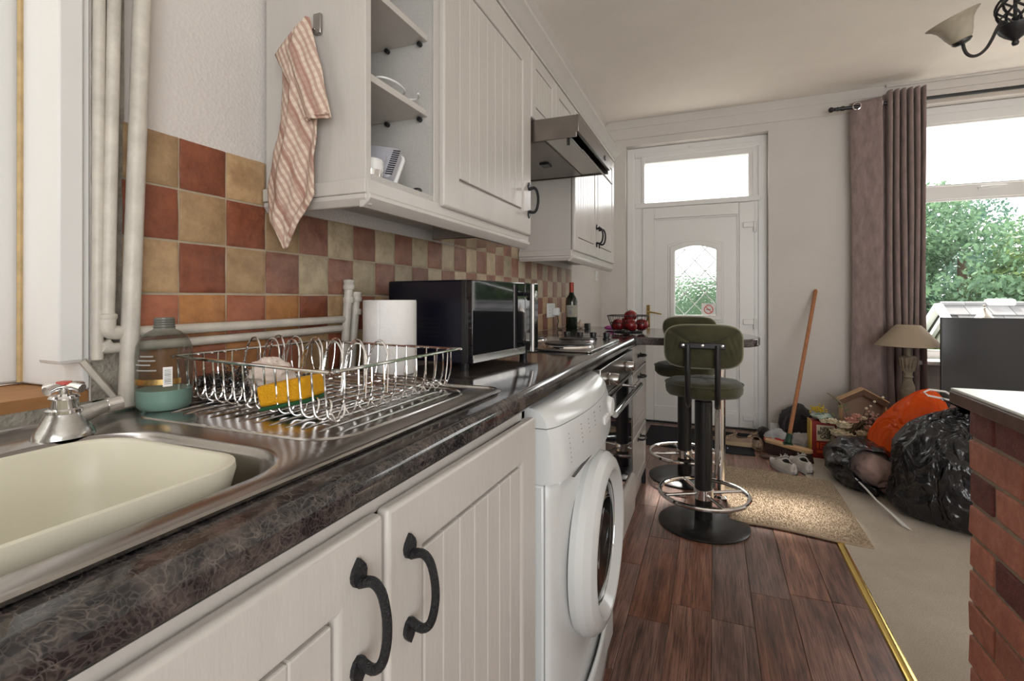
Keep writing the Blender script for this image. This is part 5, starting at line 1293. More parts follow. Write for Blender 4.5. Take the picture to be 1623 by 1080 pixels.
# ---- rug ----
def rugf(u, v):
    x = 0.065 + 0.585 * u + 0.012 * math.sin(v * 7) * (1 - u); y = 2.66 + 0.84 * v - 0.04 * u + 0.02 * math.sin(u * 5)
    e = min(1, min(u, 1 - u) * 30, min(v, 1 - v) * 40)
    return (x, y, 0.003 + 0.0085 + 0.010 * e + 0.003 * noise.noise(Vector((x * 70, y * 70, 0))) * e + 0.003 * noise.noise(Vector((x * 5, y * 5, 0))) * e)
rt = thing('rug', 'rectangular oatmeal shaggy rug on the wood planks', 'rug', (0.36, 3.08, 0.01))
rm = MB().grid(rugf, 120, 150); n0 = len(rm.v)
part('pile', rm, M['rug'], rt, solid=0.004, smooth=180)
# tufts
rg = np.random.default_rng(5); N_ = 16000; V = np.zeros((N_ * 3, 3))
uu, vv = rg.random(N_), rg.random(N_)
for i in range(N_):
    x, y, z = rugf(uu[i], vv[i]); a = rg.random() * 6.28; dx, dy = 0.0022 * math.cos(a), 0.0022 * math.sin(a)
    V[3 * i] = (x - dx, y - dy, z); V[3 * i + 1] = (x + dx, y + dy, z); V[3 * i + 2] = (x + rg.normal() * .003, y + rg.normal() * .003, z + 0.005 + 0.004 * rg.random())
tu = MB(); tu.v = [tuple(p) for p in V]; tu.f = [(3 * i, 3 * i + 1, 3 * i + 2) for i in range(N_)]
part('tufts', tu, M['rug'], rt, smooth=0, kind='stuff')
bord = [rugf(u, 0.0) for u in np.linspace(0, 1, 12)] + [rugf(1.0, v) for v in np.linspace(0.05, 1, 14)] + [rugf(u, 1.0) for u in np.linspace(0.95, 0, 12)] + [rugf(0.0, v) for v in np.linspace(0.95, 0.05, 14)]
part('bound_edge', MB().tube([(x, y, 0.0095) for x, y, z in bord], 0.006, 6, True), mat('rug_binding', srgb(170, 150, 128), 0.9, bump=0.6, bs=200), rt)

# =====================================================================
# WINDOW SIDE: curtain, rod, lamp, television
# =====================================================================
cr = thing('curtain_rod', 'black curtain rod with turned finial above the window', 'curtain rod', (2.0, 4.40, 2.535))
part('rod', MB().tube([(0.86, 4.40, 2.535), (3.3, 4.40, 2.535)], 0.013, 12), M['blackmetal'], cr)
part('finial', MB().lathe([(0.0, 0.812), (0.012, 0.815), (0.021, 0.828), (0.018, 0.842), (0.010, 0.850), (0.015, 0.856), (0.010, 0.863), (0.017, 0.872), (0.012, 0.885), (0.018, 0.90), (0.018, 0.915)], (0, 4.40, 2.535), 18, 'x'), M['blackmetal'], cr, smooth=60)
for x in (1.07, 3.25): part('bracket', MB().tube([(x, 4.40, 2.535), (x, 4.514, 2.535)], 0.008, 8).lathe([(0.03, 4.505), (0.03, 4.514)], (x, 0, 2.535), 16, 'y'), M['blackmetal'], cr)
ct = thing('curtain', 'mauve eyelet curtain bunched at the left of the window', 'curtain', (1.17, 4.40, 0.02))
top_path = [(0.955, 4.44), (0.985, 4.40), (1.06, 4.375), (1.135, 4.352), (1.150, 4.40), (1.155, 4.45), (1.185, 4.46), (1.200, 4.40), (1.208, 4.345), (1.220, 4.40), (1.228, 4.45), (1.240, 4.40), (1.250, 4.345), (1.262, 4.40), (1.270, 4.45), (1.282, 4.40), (1.292, 4.345), (1.304, 4.40), (1.312, 4.45), (1.322, 4.40), (1.334, 4.345), (1.344, 4.40), (1.352, 4.45), (1.364, 4.40), (1.374, 4.345), (1.385, 4.38), (1.392, 4.43), (1.402, 4.46)]
bot_path = [(0.985, 4.45), (1.01, 4.42), (1.07, 4.40), (1.125, 4.39), (1.145, 4.42), (1.155, 4.45), (1.18, 4.46), (1.20, 4.42), (1.215, 4.385), (1.228, 4.42), (1.238, 4.45), (1.25, 4.42), (1.262, 4.38), (1.275, 4.42), (1.283, 4.45), (1.292, 4.42), (1.304, 4.38), (1.318, 4.41), (1.326, 4.45), (1.334, 4.42), (1.346, 4.38), (1.356, 4.41), (1.364, 4.45), (1.374, 4.42), (1.386, 4.385), (1.394, 4.41), (1.402, 4.44), (1.412, 4.46)]
def catmull(P, t):
    n = len(P) - 1; i = min(n - 1, int(t * n)); f = t * n - i
    p0, p1, p2, p3 = P[max(0, i - 1)], P[i], P[i + 1], P[min(n, i + 2)]
    return [0.5 * ((2 * p1[k]) + (-p0[k] + p2[k]) * f + (2 * p0[k] - 5 * p1[k] + 4 * p2[k] - p3[k]) * f * f + (-p0[k] + 3 * p1[k] - 3 * p2[k] + p3[k]) * f ** 3) for k in (0, 1)]
FLAT = [(0.955, 4.43), (0.985, 4.40), (1.06, 4.375), (1.120, 4.355), (1.140, 4.36), (1.150, 4.40), (1.158, 4.44), (1.175, 4.45)]
def curp(u, w):
    if u < 0.25:
        a = catmull(FLAT, u / 0.25); return a[0] + 0.022 * w, a[1] * (1 - 0.6 * w) + 4.42 * 0.6 * w
    t = (u - 0.25) / 0.75; amp = 0.048 * (1 - 0.35 * w); ph = 2 * PI * 5.5 * t
    x = 1.175 + 0.222 * t + 0.010 * w + 0.006 * math.sin(ph * 2 + 0.6)
    return x, 4.402 + amp * math.copysign(abs(math.cos(ph)) ** 0.75, math.cos(ph)) + 0.010 * w
def cur(u, v):
    w = v ** 0.6; x, y = curp(u, w)
    zt = 2.572 + 0.045 * min(1, max(0, (u - 0.19) / 0.05))
    x += (0.012 * math.sin(v * 5 + u * 9) + 0.006 * noise.noise(Vector((u * 12, v * 5, 0)))) * v
    y += 0.010 * noise.noise(Vector((u * 15, v * 7, 5))) * v
    return (x, min(y, 4.505), zt + (0.02 - zt) * v)
part('cloth', MB().grid(cur, 300, 60), M['curtain'], ct, solid=0.003, smooth=180)
for i, x in enumerate((1.00, 1.152, 1.195, 1.236, 1.276, 1.317, 1.357)):
    ring_ = MB().tube([(x + 0.004 * math.cos(t), 4.40 + 0.026 * math.cos(t), 2.535 + 0.026 * math.sin(t)) for t in np.linspace(0, 2 * PI, 21)[:-1]], 0.005, 6, True)
    if i == 0: ring_ = MB().tube([(x - 0.006 + 0.024 * math.cos(t), 4.383 - 0.006 * math.cos(t), 2.535 + 0.026 * math.sin(t)) for t in np.linspace(0, 2 * PI, 25)[:-1]], 0.005, 6, True)
    part('eyelet', ring_, M['chrome'], ct)

stand = thing('television_stand', 'low dark stand under the television and lamp', 'stand', (1.85, 4.08, 0))
M['darkwood'] = mat('dark_wood_veneer', srgb(62, 46, 38), 0.4, var=0.3, vs=20, stretch=(0.3, 3, 3))
part('top', MB().box(1.02, 2.75, 3.86, 4.32, 0.255, 0.28), M['darkwood'], stand, bevel=0.003)
part('shelf', MB().box(1.05, 2.72, 3.88, 4.30, 0.06, 0.08), M['darkwood'], stand)
for x in (1.03, 1.88, 2.71): part('upright', MB().box(x, x + 0.025, 3.87, 4.31, 0.0, 0.255), M['darkwood'], stand)
tv = thing('television', 'large switched off flat black television on its low stand', 'television', (1.95, 3.97, 0.28))
part('cabinet_back', MB().box(1.36, 2.54, 3.965, 4.0, 0.34, 0.97), M['black'], tv, bevel=0.01)
M['tvscreen'] = mat('dark_screen', (0.030, 0.032, 0.036, 1), 0.12, spec=0.5)
part('screen', MB().box(1.352, 2.548, 3.955, 3.962, 0.322, 0.976), M['tvscreen'], tv, smooth=0)
part('bezel', frame_rect(MB(), 1.346, 2.554, 0.314, 0.982, 3.952, 3.97, 0.007), M['black'], tv, bevel=0.001)
for x in (1.5, 2.36): part('foot', MB().box(x, x + 0.03, 3.88, 4.08, 0.281, 0.32), M['black'], tv, bevel=0.004)
lp = thing('table_lamp', 'table lamp with grey conical shade and carved grey wood base', 'lamp', (1.245, 4.19, 0.28))
M['shade'] = mat('grey_fabric_shade', srgb(160, 144, 124), 0.9, bump=0.3, bs=300)
c = (1.245, 4.19, 0)
part('lamp_shade', MB().lathe([(0.070, 0.918), (0.071, 0.919), (0.186, 0.782), (0.187, 0.778), (0.184, 0.778), (0.068, 0.914)], c, 48), M['shade'], lp, solid=0.001, smooth=60)
part('shade_trim', MB().tube([(c[0] + 0.187 * math.cos(2 * PI * k / 48), c[1] + 0.187 * math.sin(2 * PI * k / 48), 0.780) for k in range(48)], 0.003, 6, True), M['shade'], lp)
M['lampwood'] = mat('weathered_grey_wood', srgb(140, 128, 108), 0.8, var=0.35, vs=40, bump=0.6, bs=80)
part('turned_base', MB().lathe([(0.0, 0.281), (0.075, 0.281), (0.078, 0.30), (0.055, 0.32), (0.030, 0.335), (0.026, 0.36), (0.034, 0.40), (0.042, 0.45), (0.038, 0.50), (0.026, 0.535), (0.022, 0.555), (0.030, 0.562), (0.024, 0.575), (0.028, 0.60), (0.036, 0.625), (0.028, 0.632), (0.034, 0.65), (0.044, 0.690), (0.048, 0.700), (0.040, 0.705), (0.015, 0.707), (0.015, 0.77), (0.0, 0.77)], c, 28), M['lampwood'], lp, smooth=50)
for k in range(12):
    a = 2 * PI * k / 12; part('carved_leaf', MB().tube([(c[0] + r * math.cos(a), c[1] + r * math.sin(a), z) for r, z in ((0.030, 0.60), (0.037, 0.64), (0.042, 0.68), (0.050, 0.698))], [0.004, 0.007, 0.007, 0.003], 5), M['lampwood'], lp)
lan = thing('sill_lantern', 'small pointed silver openwork lantern top behind the television', 'lantern', (1.747, 4.46, 0.656))
M['silver'] = mat('beaten_silver', (0.55, 0.50, 0.45, 1), 0.25, 1.0, bump=1.0, bs=160, bd=0.006)
part('dome', MB().lathe([(0.06, 0.657), (0.065, 0.68), (0.065, 0.93), (0.060, 0.955), (0.040, 0.985), (0.018, 1.01), (0.008, 1.03), (0.010, 1.036), (0.0, 1.05)], (1.76, 4.46, 0), 20), M['silver'], lan, smooth=40)
part('finial', MB().ball((1.76, 4.46, 1.052), 0.007), M['silver'], lan)

# =====================================================================
# THINGS ON THE FLOOR BY THE DOOR
# =====================================================================
# ---- broom ----
br = thing('broom', 'wooden push broom with green socket leaning against the wall', 'broom', (0.48, 3.885, 0))
A_, B_ = Vector((0.352, 3.995, 0)), Vector((0.605, 3.775, 0)); dxy = (B_ - A_).normalized(); nrm = Vector((-dxy.y, dxy.x, 0))
hw = 0.032; mid = (A_ + B_) / 2
hp = [mid + dxy * x + nrm * y for x, y in rrect(-0.168, 0.168, -hw, hw, 0.03, 6)]
M['palewood'] = mat('pale_beech', srgb(206, 168, 126), 0.55, var=0.15, vs=10, stretch=(2, 2, 8))
part('head', MB().prism([(p.x, p.y) for p in hp], 0.075, 0.098), M['palewood'], br, bevel=0.005, seg=3)
M['bristle'] = mat('dark_bristles', srgb(66, 44, 36), 0.8)
for i in range(17):
    for j in range(4):
        p = mid + dxy * (-0.148 + i * 0.0185) + nrm * (-0.022 + j * 0.0147)
        tb_ = MB()
        for q in range(5):
            a = q * 1.256; tb_.tube([(p.x + .003 * math.cos(a), p.y + .003 * math.sin(a), 0.077), (p.x + .009 * math.cos(a) + dxy.x * (i - 8) * .0012, p.y + .009 * math.sin(a) + dxy.y * (i - 8) * .0012, 0.002)], [0.0028, 0.0036], 4)
        part('bristle_tuft', tb_, M['bristle'], br, smooth=0)
M['greenp'] = mat('dark_green_plastic', srgb(24, 62, 44), 0.4)
tgt = Vector((0.748, 4.497, 1.172)); bs_ = Vector((mid.x, mid.y, 0.10)); dr = (tgt - bs_).normalized()
part('socket', MB().box(mid.x - 0.03, mid.x + 0.03, mid.y - 0.026, mid.y + 0.026, 0.096, 0.104).tube([bs_ - dr * 0.0, bs_ + dr * 0.07], [0.023, 0.018], 12), M['greenp'], br, bevel=0.002)
M['handlewood'] = mat('worn_wooden_handle', srgb(176, 118, 78), 0.5, var=0.3, vs=14, stretch=(4, 4, 0.6))
part('handle', MB().tube([bs_ + dr * 0.02, bs_ + dr * 0.4, bs_ + dr * 0.8, tgt - dr * 0.012, tgt], [0.0135, 0.0137, 0.0135, 0.0135, 0.009], 14), M['handlewood'], br)

# ---- shoes ----
def shoe(label, cat_group, loc, rz, mu, ms, mi, low=False):
    t = thing('shoe', label, 'shoe', loc, rz, cat_group); L = 0.27
    def wid(s_): return 0.046 * (math.sin(PI * min(1, max(0, s_ * 0.94 + 0.05))) ** 0.42) * (0.78 + 0.30 * math.sin(PI * (s_ ** 1.5)))
    def cyo(s_): return 0.006 * math.sin(PI * s_)
    def solef(u, v):
        s_ = v; a = 2 * PI * u; w = wid(s_) * 1.06; h0 = 0.004 + 0.014 * max(0, s_ - 0.78) ** 2 * 20; h1 = h0 + 0.034 - 0.010 * s_
        z = (h0 + h1) / 2 + (h1 - h0) / 2 * max(-1, min(1, 1.6 * math.sin(a))); return (math.copysign(min(1, abs(1.25 * math.cos(a))), math.cos(a)) * w + cyo(s_), (s_ - 0.5) * L * 1.03, z)
    part('sole', MB().grid(solef, 20, 24, True), ms, t, world=False, smooth=60)
    def top(s_):   # profile height of the upper along the shoe
        tab = [(0, 0.070), (0.08, 0.088), (0.2, 0.078), (0.36, 0.070), (0.46, 0.086), (0.62, 0.066), (0.8, 0.048), (0.93, 0.040), (1.0, 0.026)]
        for (a, b), (c_, d) in zip(tab, tab[1:]):
            if a <= s_ <= c_: return b + (d - b) * (s_ - a) / (c_ - a)
        return 0.03
    def upf(u, v):
        s_ = v; a = PI * u; w = wid(s_); h = top(s_) * (0.88 if low else 1.0); x = math.cos(a) * w * (1 - 0.28 * math.sin(a) * (s_ < 0.5)); z = 0.018 + (h - 0.018) * math.sin(a) ** 0.6
        if False: x = math.copysign(abs(math.cos(a)) ** 0.6, math.cos(a)) * w * (1 - 0.30 * math.sin(a))
        if v == 0 or v == 1: x *= 0.05; z = min(z, 0.05 if v == 0 else 0.03)
        elif v < 0.05: x *= 0.92
        return (x + cyo(s_), (s_ - 0.5) * L + (0.006 if v == 0 else 0), z + 0.001 * math.sin(s_ * 60))
    mb = MB().grid(upf, 25, 34)
    # opening: drop the faces on top of the ankle region
    mb.f = [f for i, f in enumerate(mb.f) if not (6.5 < (i % 24) < 16.5 and 2 <= (i // 24) < 14)]
    part('upper', mb, mu, t, world=False, solid=0.004, smooth=80)
    part('lining', MB().lathe([(0.0, 0.030), (0.030, 0.032), (0.032, 0.05)], (0.003, 0, 0), 16).xf(Matrix.Translation((0, -0.075, 0)) @ Matrix.Diagonal((0.85, 1.5, 1, 1))), mi, t, world=False, solid=0.002)
    part('tongue', MB().grid(lambda u, v: (-0.02 + 0.04 * u + 0.004, -0.028 + 0.06 * (1 - v), 0.066 + 0.038 * v * (1 - 0.3 * low) - 0.008 * (2 * u - 1) ** 2), 6, 6), mu, t, world=False, solid=0.004)
    for k in range(4):
        y = 0.002 + k * 0.018; z = top(0.5 + y / L) * (0.88 if low else 1.0) + 0.003
        part('lace', MB().tube([(-0.024, y, z - 0.007), (-0.01, y + .006, z + .001), (0.012, y + .002, z + .002), (0.028, y + .006, z - 0.007)], 0.0022, 5), ms, t, world=False)
    part('lace', MB().tube([(0.0, 0.0, 0.088), (-0.018, -0.004, 0.104), (-0.024, -0.014, 0.098), (-0.004, -0.006, 0.088), (0.018, 0.004, 0.106), (0.026, -0.006, 0.102), (0.004, 0.0, 0.088)], 0.002, 5), ms, t, world=False)
    return t
M['sh_white'] = mat('pale_grey_trainer_mesh', srgb(196, 190, 184), 0.8, bump=0.6, bs=250, var=0.1, vs=20)
M['sh_sole'] = mat('white_trainer_sole', srgb(196, 194, 192), 0.6)
M['sh_in'] = mat('grey_shoe_lining', srgb(110, 110, 110), 0.9)
M['sh_tan'] = mat('taupe_trainer_mesh', srgb(154, 132, 114), 0.85, bump=0.5, bs=250, var=0.15, vs=20)
M['sh_tansole'] = mat('cream_trainer_sole', srgb(186, 164, 132), 0.6)
shoe('left of the two pale grey trainers beside the black bag, laces sticking up', 'pale grey trainers', (0.415, 3.60, 0.0), math.radians(22), M['sh_white'], M['sh_sole'], M['sh_in'])
shoe('right of the two pale grey trainers, touching the black bag', 'pale grey trainers', (0.525, 3.675, 0.0), math.radians(14), M['sh_white'], M['sh_sole'], M['sh_in'])
shoe('taupe trainer lying side-on on the charcoal doormat', 'taupe trainers', (0.14, 4.06, 0.009), math.radians(78), M['sh_tan'], M['sh_tansole'], M['sh_in'], True)
shoe('taupe trainer half hidden beside the end of the broom head', 'taupe trainers', (0.285, 4.10, 0.006), math.radians(8), M['sh_tan'], M['sh_tansole'], M['sh_in'], True)
# ---- backpack, plastic bags by the skirting ----
bpk = thing('backpack', 'dark grey backpack slumped against the far wall', 'backpack', (0.60, 4.35, 0))
M['charcoal'] = fabric('charcoal_nylon', srgb(62, 60, 62), 300, 0.4, 12, 0.2)
part('bag_body', crumple(0.605, 4.36, 0.135, 0.125, 0.10, 0.15, 12, 0.16, 1.4, 48, 28, 0.0), M['charcoal'], bpk, smooth=70)
part('shoulder_strap', MB().tube([(0.52, 4.27, 0.20), (0.49, 4.22, 0.15), (0.485, 4.20, 0.06), (0.50, 4.24, 0.01)], 0.010, 6), M['charcoal'], bpk)
part('zip', MB().tube([(0.55, 4.262, 0.10), (0.57, 4.262, 0.20), (0.62, 4.268, 0.235), (0.665, 4.27, 0.17)], 0.003, 5), M['black'], bpk)
M['pbag'] = mat('white_printed_plastic', srgb(196, 198, 200), 0.35, bump=0.8, bs=18, bd=0.02)
pb = thing('plastic_bag', 'white plastic bag with a red band crumpled behind the broom', 'bag', (0.47, 4.12, 0))
part('bag_body', crumple(0.44, 4.14, 0.055, 0.08, 0.06, 0.085, 21, 0.3, 1.8, 36, 22, 0.0), M['pbag'], pb, smooth=70)
part('red_band', crumple(0.442, 4.132, 0.055, 0.090, 0.066, 0.030, 21, 0.2, 1.8, 36, 14, 0.001), mat('red_print', srgb(190, 48, 40), 0.4), pb, smooth=70)
pb2 = part('clear_bag', crumple(0.585, 4.06, 0.06, 0.10, 0.06, 0.08, 33, 0.3, 2.0, 36, 22, 0.0), mat('cloudy_grey_plastic', srgb(166, 160, 156), 0.3, bump=0.8, bs=18, bd=0.02), smooth=70)
tag(pb2, 'cloudy grey plastic bag behind the right end of the broom head', 'bag')
dkb = part('dark_slipper', crumple(0.365, 4.30, 0.055, 0.045, 0.07, 0.055, 41, 0.15, 1.5, 28, 18, 0.0), M['charcoal'], smooth=70); dkb.name = 'dark_hat'
tag(dkb, 'small dark grey cap against the skirting behind the broom', 'hat')
o = part('brown_cloth', crumple(0.405, 3.83, 0.010, 0.10, 0.030, 0.012, 47, 0.4, 2.0, 36, 14, 0.0), fabric('brown_rag', srgb(92, 70, 60), 300, 0.3, 12), smooth=70); tag(o, 'flat brown rag under the broom bristles', 'cloth')

# ---- red box with lettering ----
bx = thing('food_box', 'red box reading NEW BIGGER CASE standing by the wall', 'box', (0.70, 3.94, 0), math.radians(3))
M['boxred'] = mat('red_card', srgb(140, 34, 34), 0.5)
M['boxyellow'] = mat('yellow_card', srgb(214, 176, 70), 0.5)
M['ink'] = mat('dark_ink', (0.02, 0.015, 0.015, 1), 0.6)
M['boxorange'] = mat('orange_ink', srgb(214, 84, 32), 0.6)
p = lambda n_, mb, m, **k: part(n_, mb, m, bx, world=False, **k)
p('carton', MB().box(-0.070, 0.078, 0.0, 0.10, 0.0, 0.258), M['boxred'], bevel=0.001)
p('yellow_side', MB().box(-0.078, -0.0698, -0.001, 0.10, 0.0, 0.262), M['boxyellow'], bevel=0.001, label='yellow side panel')
p('paper_panel', MB().box(-0.042, 0.066, -0.0012, 0.0, 0.128, 0.236), mat('buff_label', srgb(200, 186, 158), 0.7), smooth=0)
def put_text(txt, size, m, parent, loc, rot, name='lettering', sx=1.0, bold=0.0):
    me = text_mesh(txt, size); me.materials.append(m)
    o = bpy.data.objects.new(name, me); COL.objects.link(o); o.parent = parent; o.location = loc; o.rotation_euler = rot; o.scale = (sx, 1, 1); return o
def bold_text(txt, size, m, parent, loc, rot, sx=1.0, off=0.0012):
    cu = bpy.data.curves.new('lettering', 'FONT'); cu.body = txt; cu.size = size; cu.extrude = 0.0004; cu.offset = off; cu.align_x = 'CENTER'; cu.align_y = 'CENTER'; cu.space_line = 0.8; cu.resolution_u = 2
    o = bpy.data.objects.new('lettering', cu); COL.objects.link(o); bpy.context.view_layer.update()
    me = bpy.data.meshes.new_from_object(o.evaluated_get(bpy.context.evaluated_depsgraph_get())); bpy.data.objects.remove(o)
    me.materials.clear(); me.materials.append(m)
    o = bpy.data.objects.new('lettering', me); COL.objects.link(o); o.parent = parent; o.location = loc; o.rotation_euler = rot; o.scale = (sx, 1, 1); return o
bold_text('NEW\nBIGGER\nCASE', 0.034, M['ink'], bx, (0.012, -0.0018, 0.182), (PI / 2, 0, 0), 0.82)
bold_text('SIZE\nSHARE', 0.04, M['boxorange'], bx, (0.012, -0.0018, 0.085), (PI / 2, 0, 0), 0.8) if False else None
p('orange_print', MB().box(-0.04, -0.028, -0.001, 0, 0.075, 0.115).box(-0.02, 0.01, -0.001, 0, 0.108, 0.115).box(-0.02, 0.01, -0.001, 0, 0.09, 0.097).box(-0.02, -0.012, -0.001, 0, 0.075, 0.115).box(0.02, 0.028, -0.001, 0, 0.075, 0.115).box(0.036, 0.06, -0.001, 0, 0.1, 0.115).box(-0.04, 0.0, -0.001, 0, 0.045, 0.062).box(0.01, 0.05, -0.001, 0, 0.05, 0.06), M['boxorange'], smooth=0)
pk = thing('food_packet', 'teal and white packet lying on top of the red box', 'packet', (0.70, 3.99, 0.262))
part('wrapper', crumple(0.70, 4.0, 0.285, 0.065, 0.045, 0.024, 52, 0.25, 2.0, 32, 18, 0.259), mat('teal_packet', srgb(104, 160, 160), 0.35, var=0.5, vs=30, dirt=srgb(216, 214, 196)), pk, smooth=60)
part('crimped_end', MB().box(0.752, 0.772, 3.97, 4.03, 0.272, 0.276), M['pbag'], pk)

# ---- artificial flowers ----
fl = thing('flower_arrangement', 'artificial bouquet of cream, pink and yellow flowers with berries in a basket', 'flowers', (0.84, 3.99, 0))
part('pot', MB().lathe([(0.0, 0.0), (0.09, 0.0), (0.11, 0.12), (0.105, 0.12), (0.10, 0.11), (0.0, 0.11)], (0.86, 4.02, 0), 24), M['sillwood'], fl)
M['stem'] = mat('green_stem', srgb(96, 104, 60), 0.7); M['petalc'] = mat('cream_petal', srgb(232, 222, 196), 0.8); M['petalp'] = mat('pink_petal', srgb(222, 172, 156), 0.8); M['petaly'] = mat('yellow_bloom', srgb(206, 178, 56), 0.85, bump=1, bs=200)
M['leafg'] = mat('sage_leaf', srgb(116, 124, 84), 0.8); M['berry'] = mat('dusky_berry', srgb(196, 160, 150), 0.6)
def blossom(mb, c, r, k, seed):
    rg_2 = random.Random(seed)
    for ly in range(3):
        for i in range(k):
            a = 2 * PI * i / k + ly * 0.5; tilt_ = 0.3 + ly * 0.4; rr_ = r * (1 - ly * 0.25)
            d = Vector((math.cos(a) * math.cos(tilt_), math.sin(a) * math.cos(tilt_), math.sin(tilt_))); s_ = Vector((-math.sin(a), math.cos(a), 0)) * rr_ * 0.6; c_ = Vector(c)
            up = Vector((0, 0, 1)) * rr_ * 0.15
            mb.add([c_, c_ + d * rr_ * 0.55 - s_, c_ + d * rr_ + up, c_ + d * rr_ * 0.55 + s_], [(0, 1, 2, 3)])
FC = (0.86, 4.0, 0.12); rf = random.Random(8)
specs = [('petalc', (0.745, 3.90, 0.268), 0.040), ('petalc', (0.805, 3.87, 0.255), 0.050), ('petalc', (0.775, 3.86, 0.20), 0.055), ('petalc', (0.825, 3.86, 0.185), 0.045), ('petalp', (0.855, 3.90, 0.285), 0.042), ('petalp', (0.885, 3.92, 0.315), 0.030), ('petalc', (0.925, 3.93, 0.30), 0.026), ('petalp', (0.955, 3.90, 0.245), 0.034), ('petalc', (0.905, 3.88, 0.21), 0.036), ('petalc', (0.70, 3.93, 0.26), 0.028), ('petaly', (0.87, 3.86, 0.17), 0.035), ('petaly', (0.93, 3.87, 0.18), 0.03)]
for i, (mk, c_, r) in enumerate(specs):
    mb = MB(); blossom(mb, c_, r * 1.15, 7, i); mb.ball((c_[0], c_[1], c_[2] + r * .2), r * 0.55, 9, 7, (1, 1, .8))
    for q in range(6): mb.ball((c_[0] + r * .55 * math.cos(q * 1.05 + i), c_[1] + r * .55 * math.sin(q * 1.05 + i), c_[2] + r * .1), r * 0.36, 7, 5, (1, 1, .7))
    part('blossom', mb, M[mk], fl, smooth=0)
    part('stem', MB().tube([FC, ((FC[0] + c_[0]) / 2, (FC[1] + c_[1]) / 2, (FC[2] + c_[2]) / 2 + 0.02), c_], 0.0022, 5), M['stem'], fl)
yb = MB()
for k in range(60): yb.ball((0.675 + rf.gauss(0, .020), 3.97 + rf.gauss(0, .016), 0.335 + rf.gauss(0, .012)), 0.006, 5, 4)
part('yellow_cluster', yb, M['petaly'], fl, label='yellow flower cluster', smooth=60)
part('stem', MB().tube([(0.675, 3.97, 0.33), (0.76, 3.99, 0.27), FC], 0.003, 5), M['stem'], fl)
for k in range(46):
    a, b = rf.uniform(0, 2 * PI), rf.uniform(0.05, 1.1); L_ = rf.uniform(0.10, 0.20); d = Vector((math.cos(a) * math.cos(b) * 0.9, math.sin(a) * math.cos(b) * 0.6, math.sin(b))); c_ = Vector(FC) + d * L_; s_ = d.orthogonal().normalized() * 0.010; e_ = c_ + d * rf.uniform(0.03, 0.05) + Vector((0, 0, -0.01))
    part('leaf', MB().add([c_, (c_ + e_) / 2 + s_, e_, (c_ + e_) / 2 - s_], [(0, 1, 2, 3)]), M['leafg'], fl, smooth=0)
for k in range(9):
    c_ = Vector((0.90 + rf.uniform(-0.02, 0.12), 3.92 + rf.uniform(-.04, .03), 0.27 + rf.uniform(-0.05, 0.08))); part('twig', MB().tube([FC, (Vector(FC) + c_) / 2 + Vector((0, 0, .03)), c_], 0.0016, 4), M['bark'], fl)
    for q in range(3): part('berry', MB().ball(c_ + Vector((rf.gauss(0, .012), rf.gauss(0, .01), rf.gauss(0, .012))), 0.0075, 8, 6), M['berry'], fl)
tw_ = [(0.90, 3.98, 0.22), (0.96, 4.0, 0.36), (1.01, 4.02, 0.405), (1.06, 4.03, 0.435)]
part('twig', MB().tube(tw_, 0.002, 4), M['bark'], fl)
for c_ in tw_[1:] + [(0.985, 4.01, 0.375)]: part('berry', MB().ball(c_, 0.009, 8, 6), M['petalc'], fl)
o = thing('feather_stem', 'pale feathery stem pointing up left from the bouquet', 'flower stem', (0.84, 3.99, 0.30))
part('stalk', MB().tube([(0.865, 4.0, 0.25), (0.83, 4.0, 0.37), (0.775, 4.02, 0.42), (0.735, 4.03, 0.445)], [0.003, 0.006, 0.008, 0.003], 7), M['lampwood'], o)
for k, (c_, dv) in enumerate((((0.825, 3.99, 0.355), (-0.04, 0, 0.015)), ((0.83, 3.99, 0.335), (0.04, 0, 0.02)), ((0.82, 3.99, 0.37), (0.035, 0, .01)))):
    c_, dv = Vector(c_), Vector(dv); s_ = Vector((0, 0, 0.010)); part('leaf', MB().add([c_, c_ + dv * .5 + s_, c_ + dv, c_ + dv * .5 - s_], [(0, 1, 2, 3)]), M['leafg'], o, smooth=0)

# ---- wooden house shape ----
wh = thing('wooden_house', 'house shaped wooden decoration with a dusky pink back behind the flowers', 'decoration', (0.97, 4.17, 0))
M['pinkback'] = mat('dusky_pink_board', srgb(172, 146, 128), 0.8); M['brownw'] = mat('brown_wood', srgb(112, 82, 62), 0.6, var=0.3, vs=30)
hw_ = 0.135; hc = 0.975
house = [(hc - hw_, 0.0), (hc + hw_, 0.0), (hc + hw_, 0.385), (hc, 0.462), (hc - hw_, 0.385)]
part('back_board', MB().prism(house, 4.19, 4.197, 'y'), M['pinkback'], wh, smooth=0)
for s_ in (-1, 1):
    x1 = hc + s_ * hw_
    part('roof_board', MB().prism([(hc, 0.468), (x1 + s_ * .006, 0.386), (x1 + s_ * .006, 0.345), (hc, 0.425)], 4.13, 4.185, 'y'), M['brownw'], wh, bevel=0.002)
    part('roof_edge', MB().prism([(hc, 0.476), (x1 + s_ * .012, 0.392), (x1 + s_ * .012, 0.384), (hc, 0.468)], 4.12, 4.197, 'y'), M['palewood'], wh)
    part('side_board', MB().box(min(x1, x1 - s_ * .01), max(x1, x1 - s_ * .01), 4.13, 4.19, 0, 0.36), M['palewood'], wh)
part('base_board', MB().box(hc - hw_, hc + hw_, 4.12, 4.19, 0, 0.012), M['palewood'], wh)

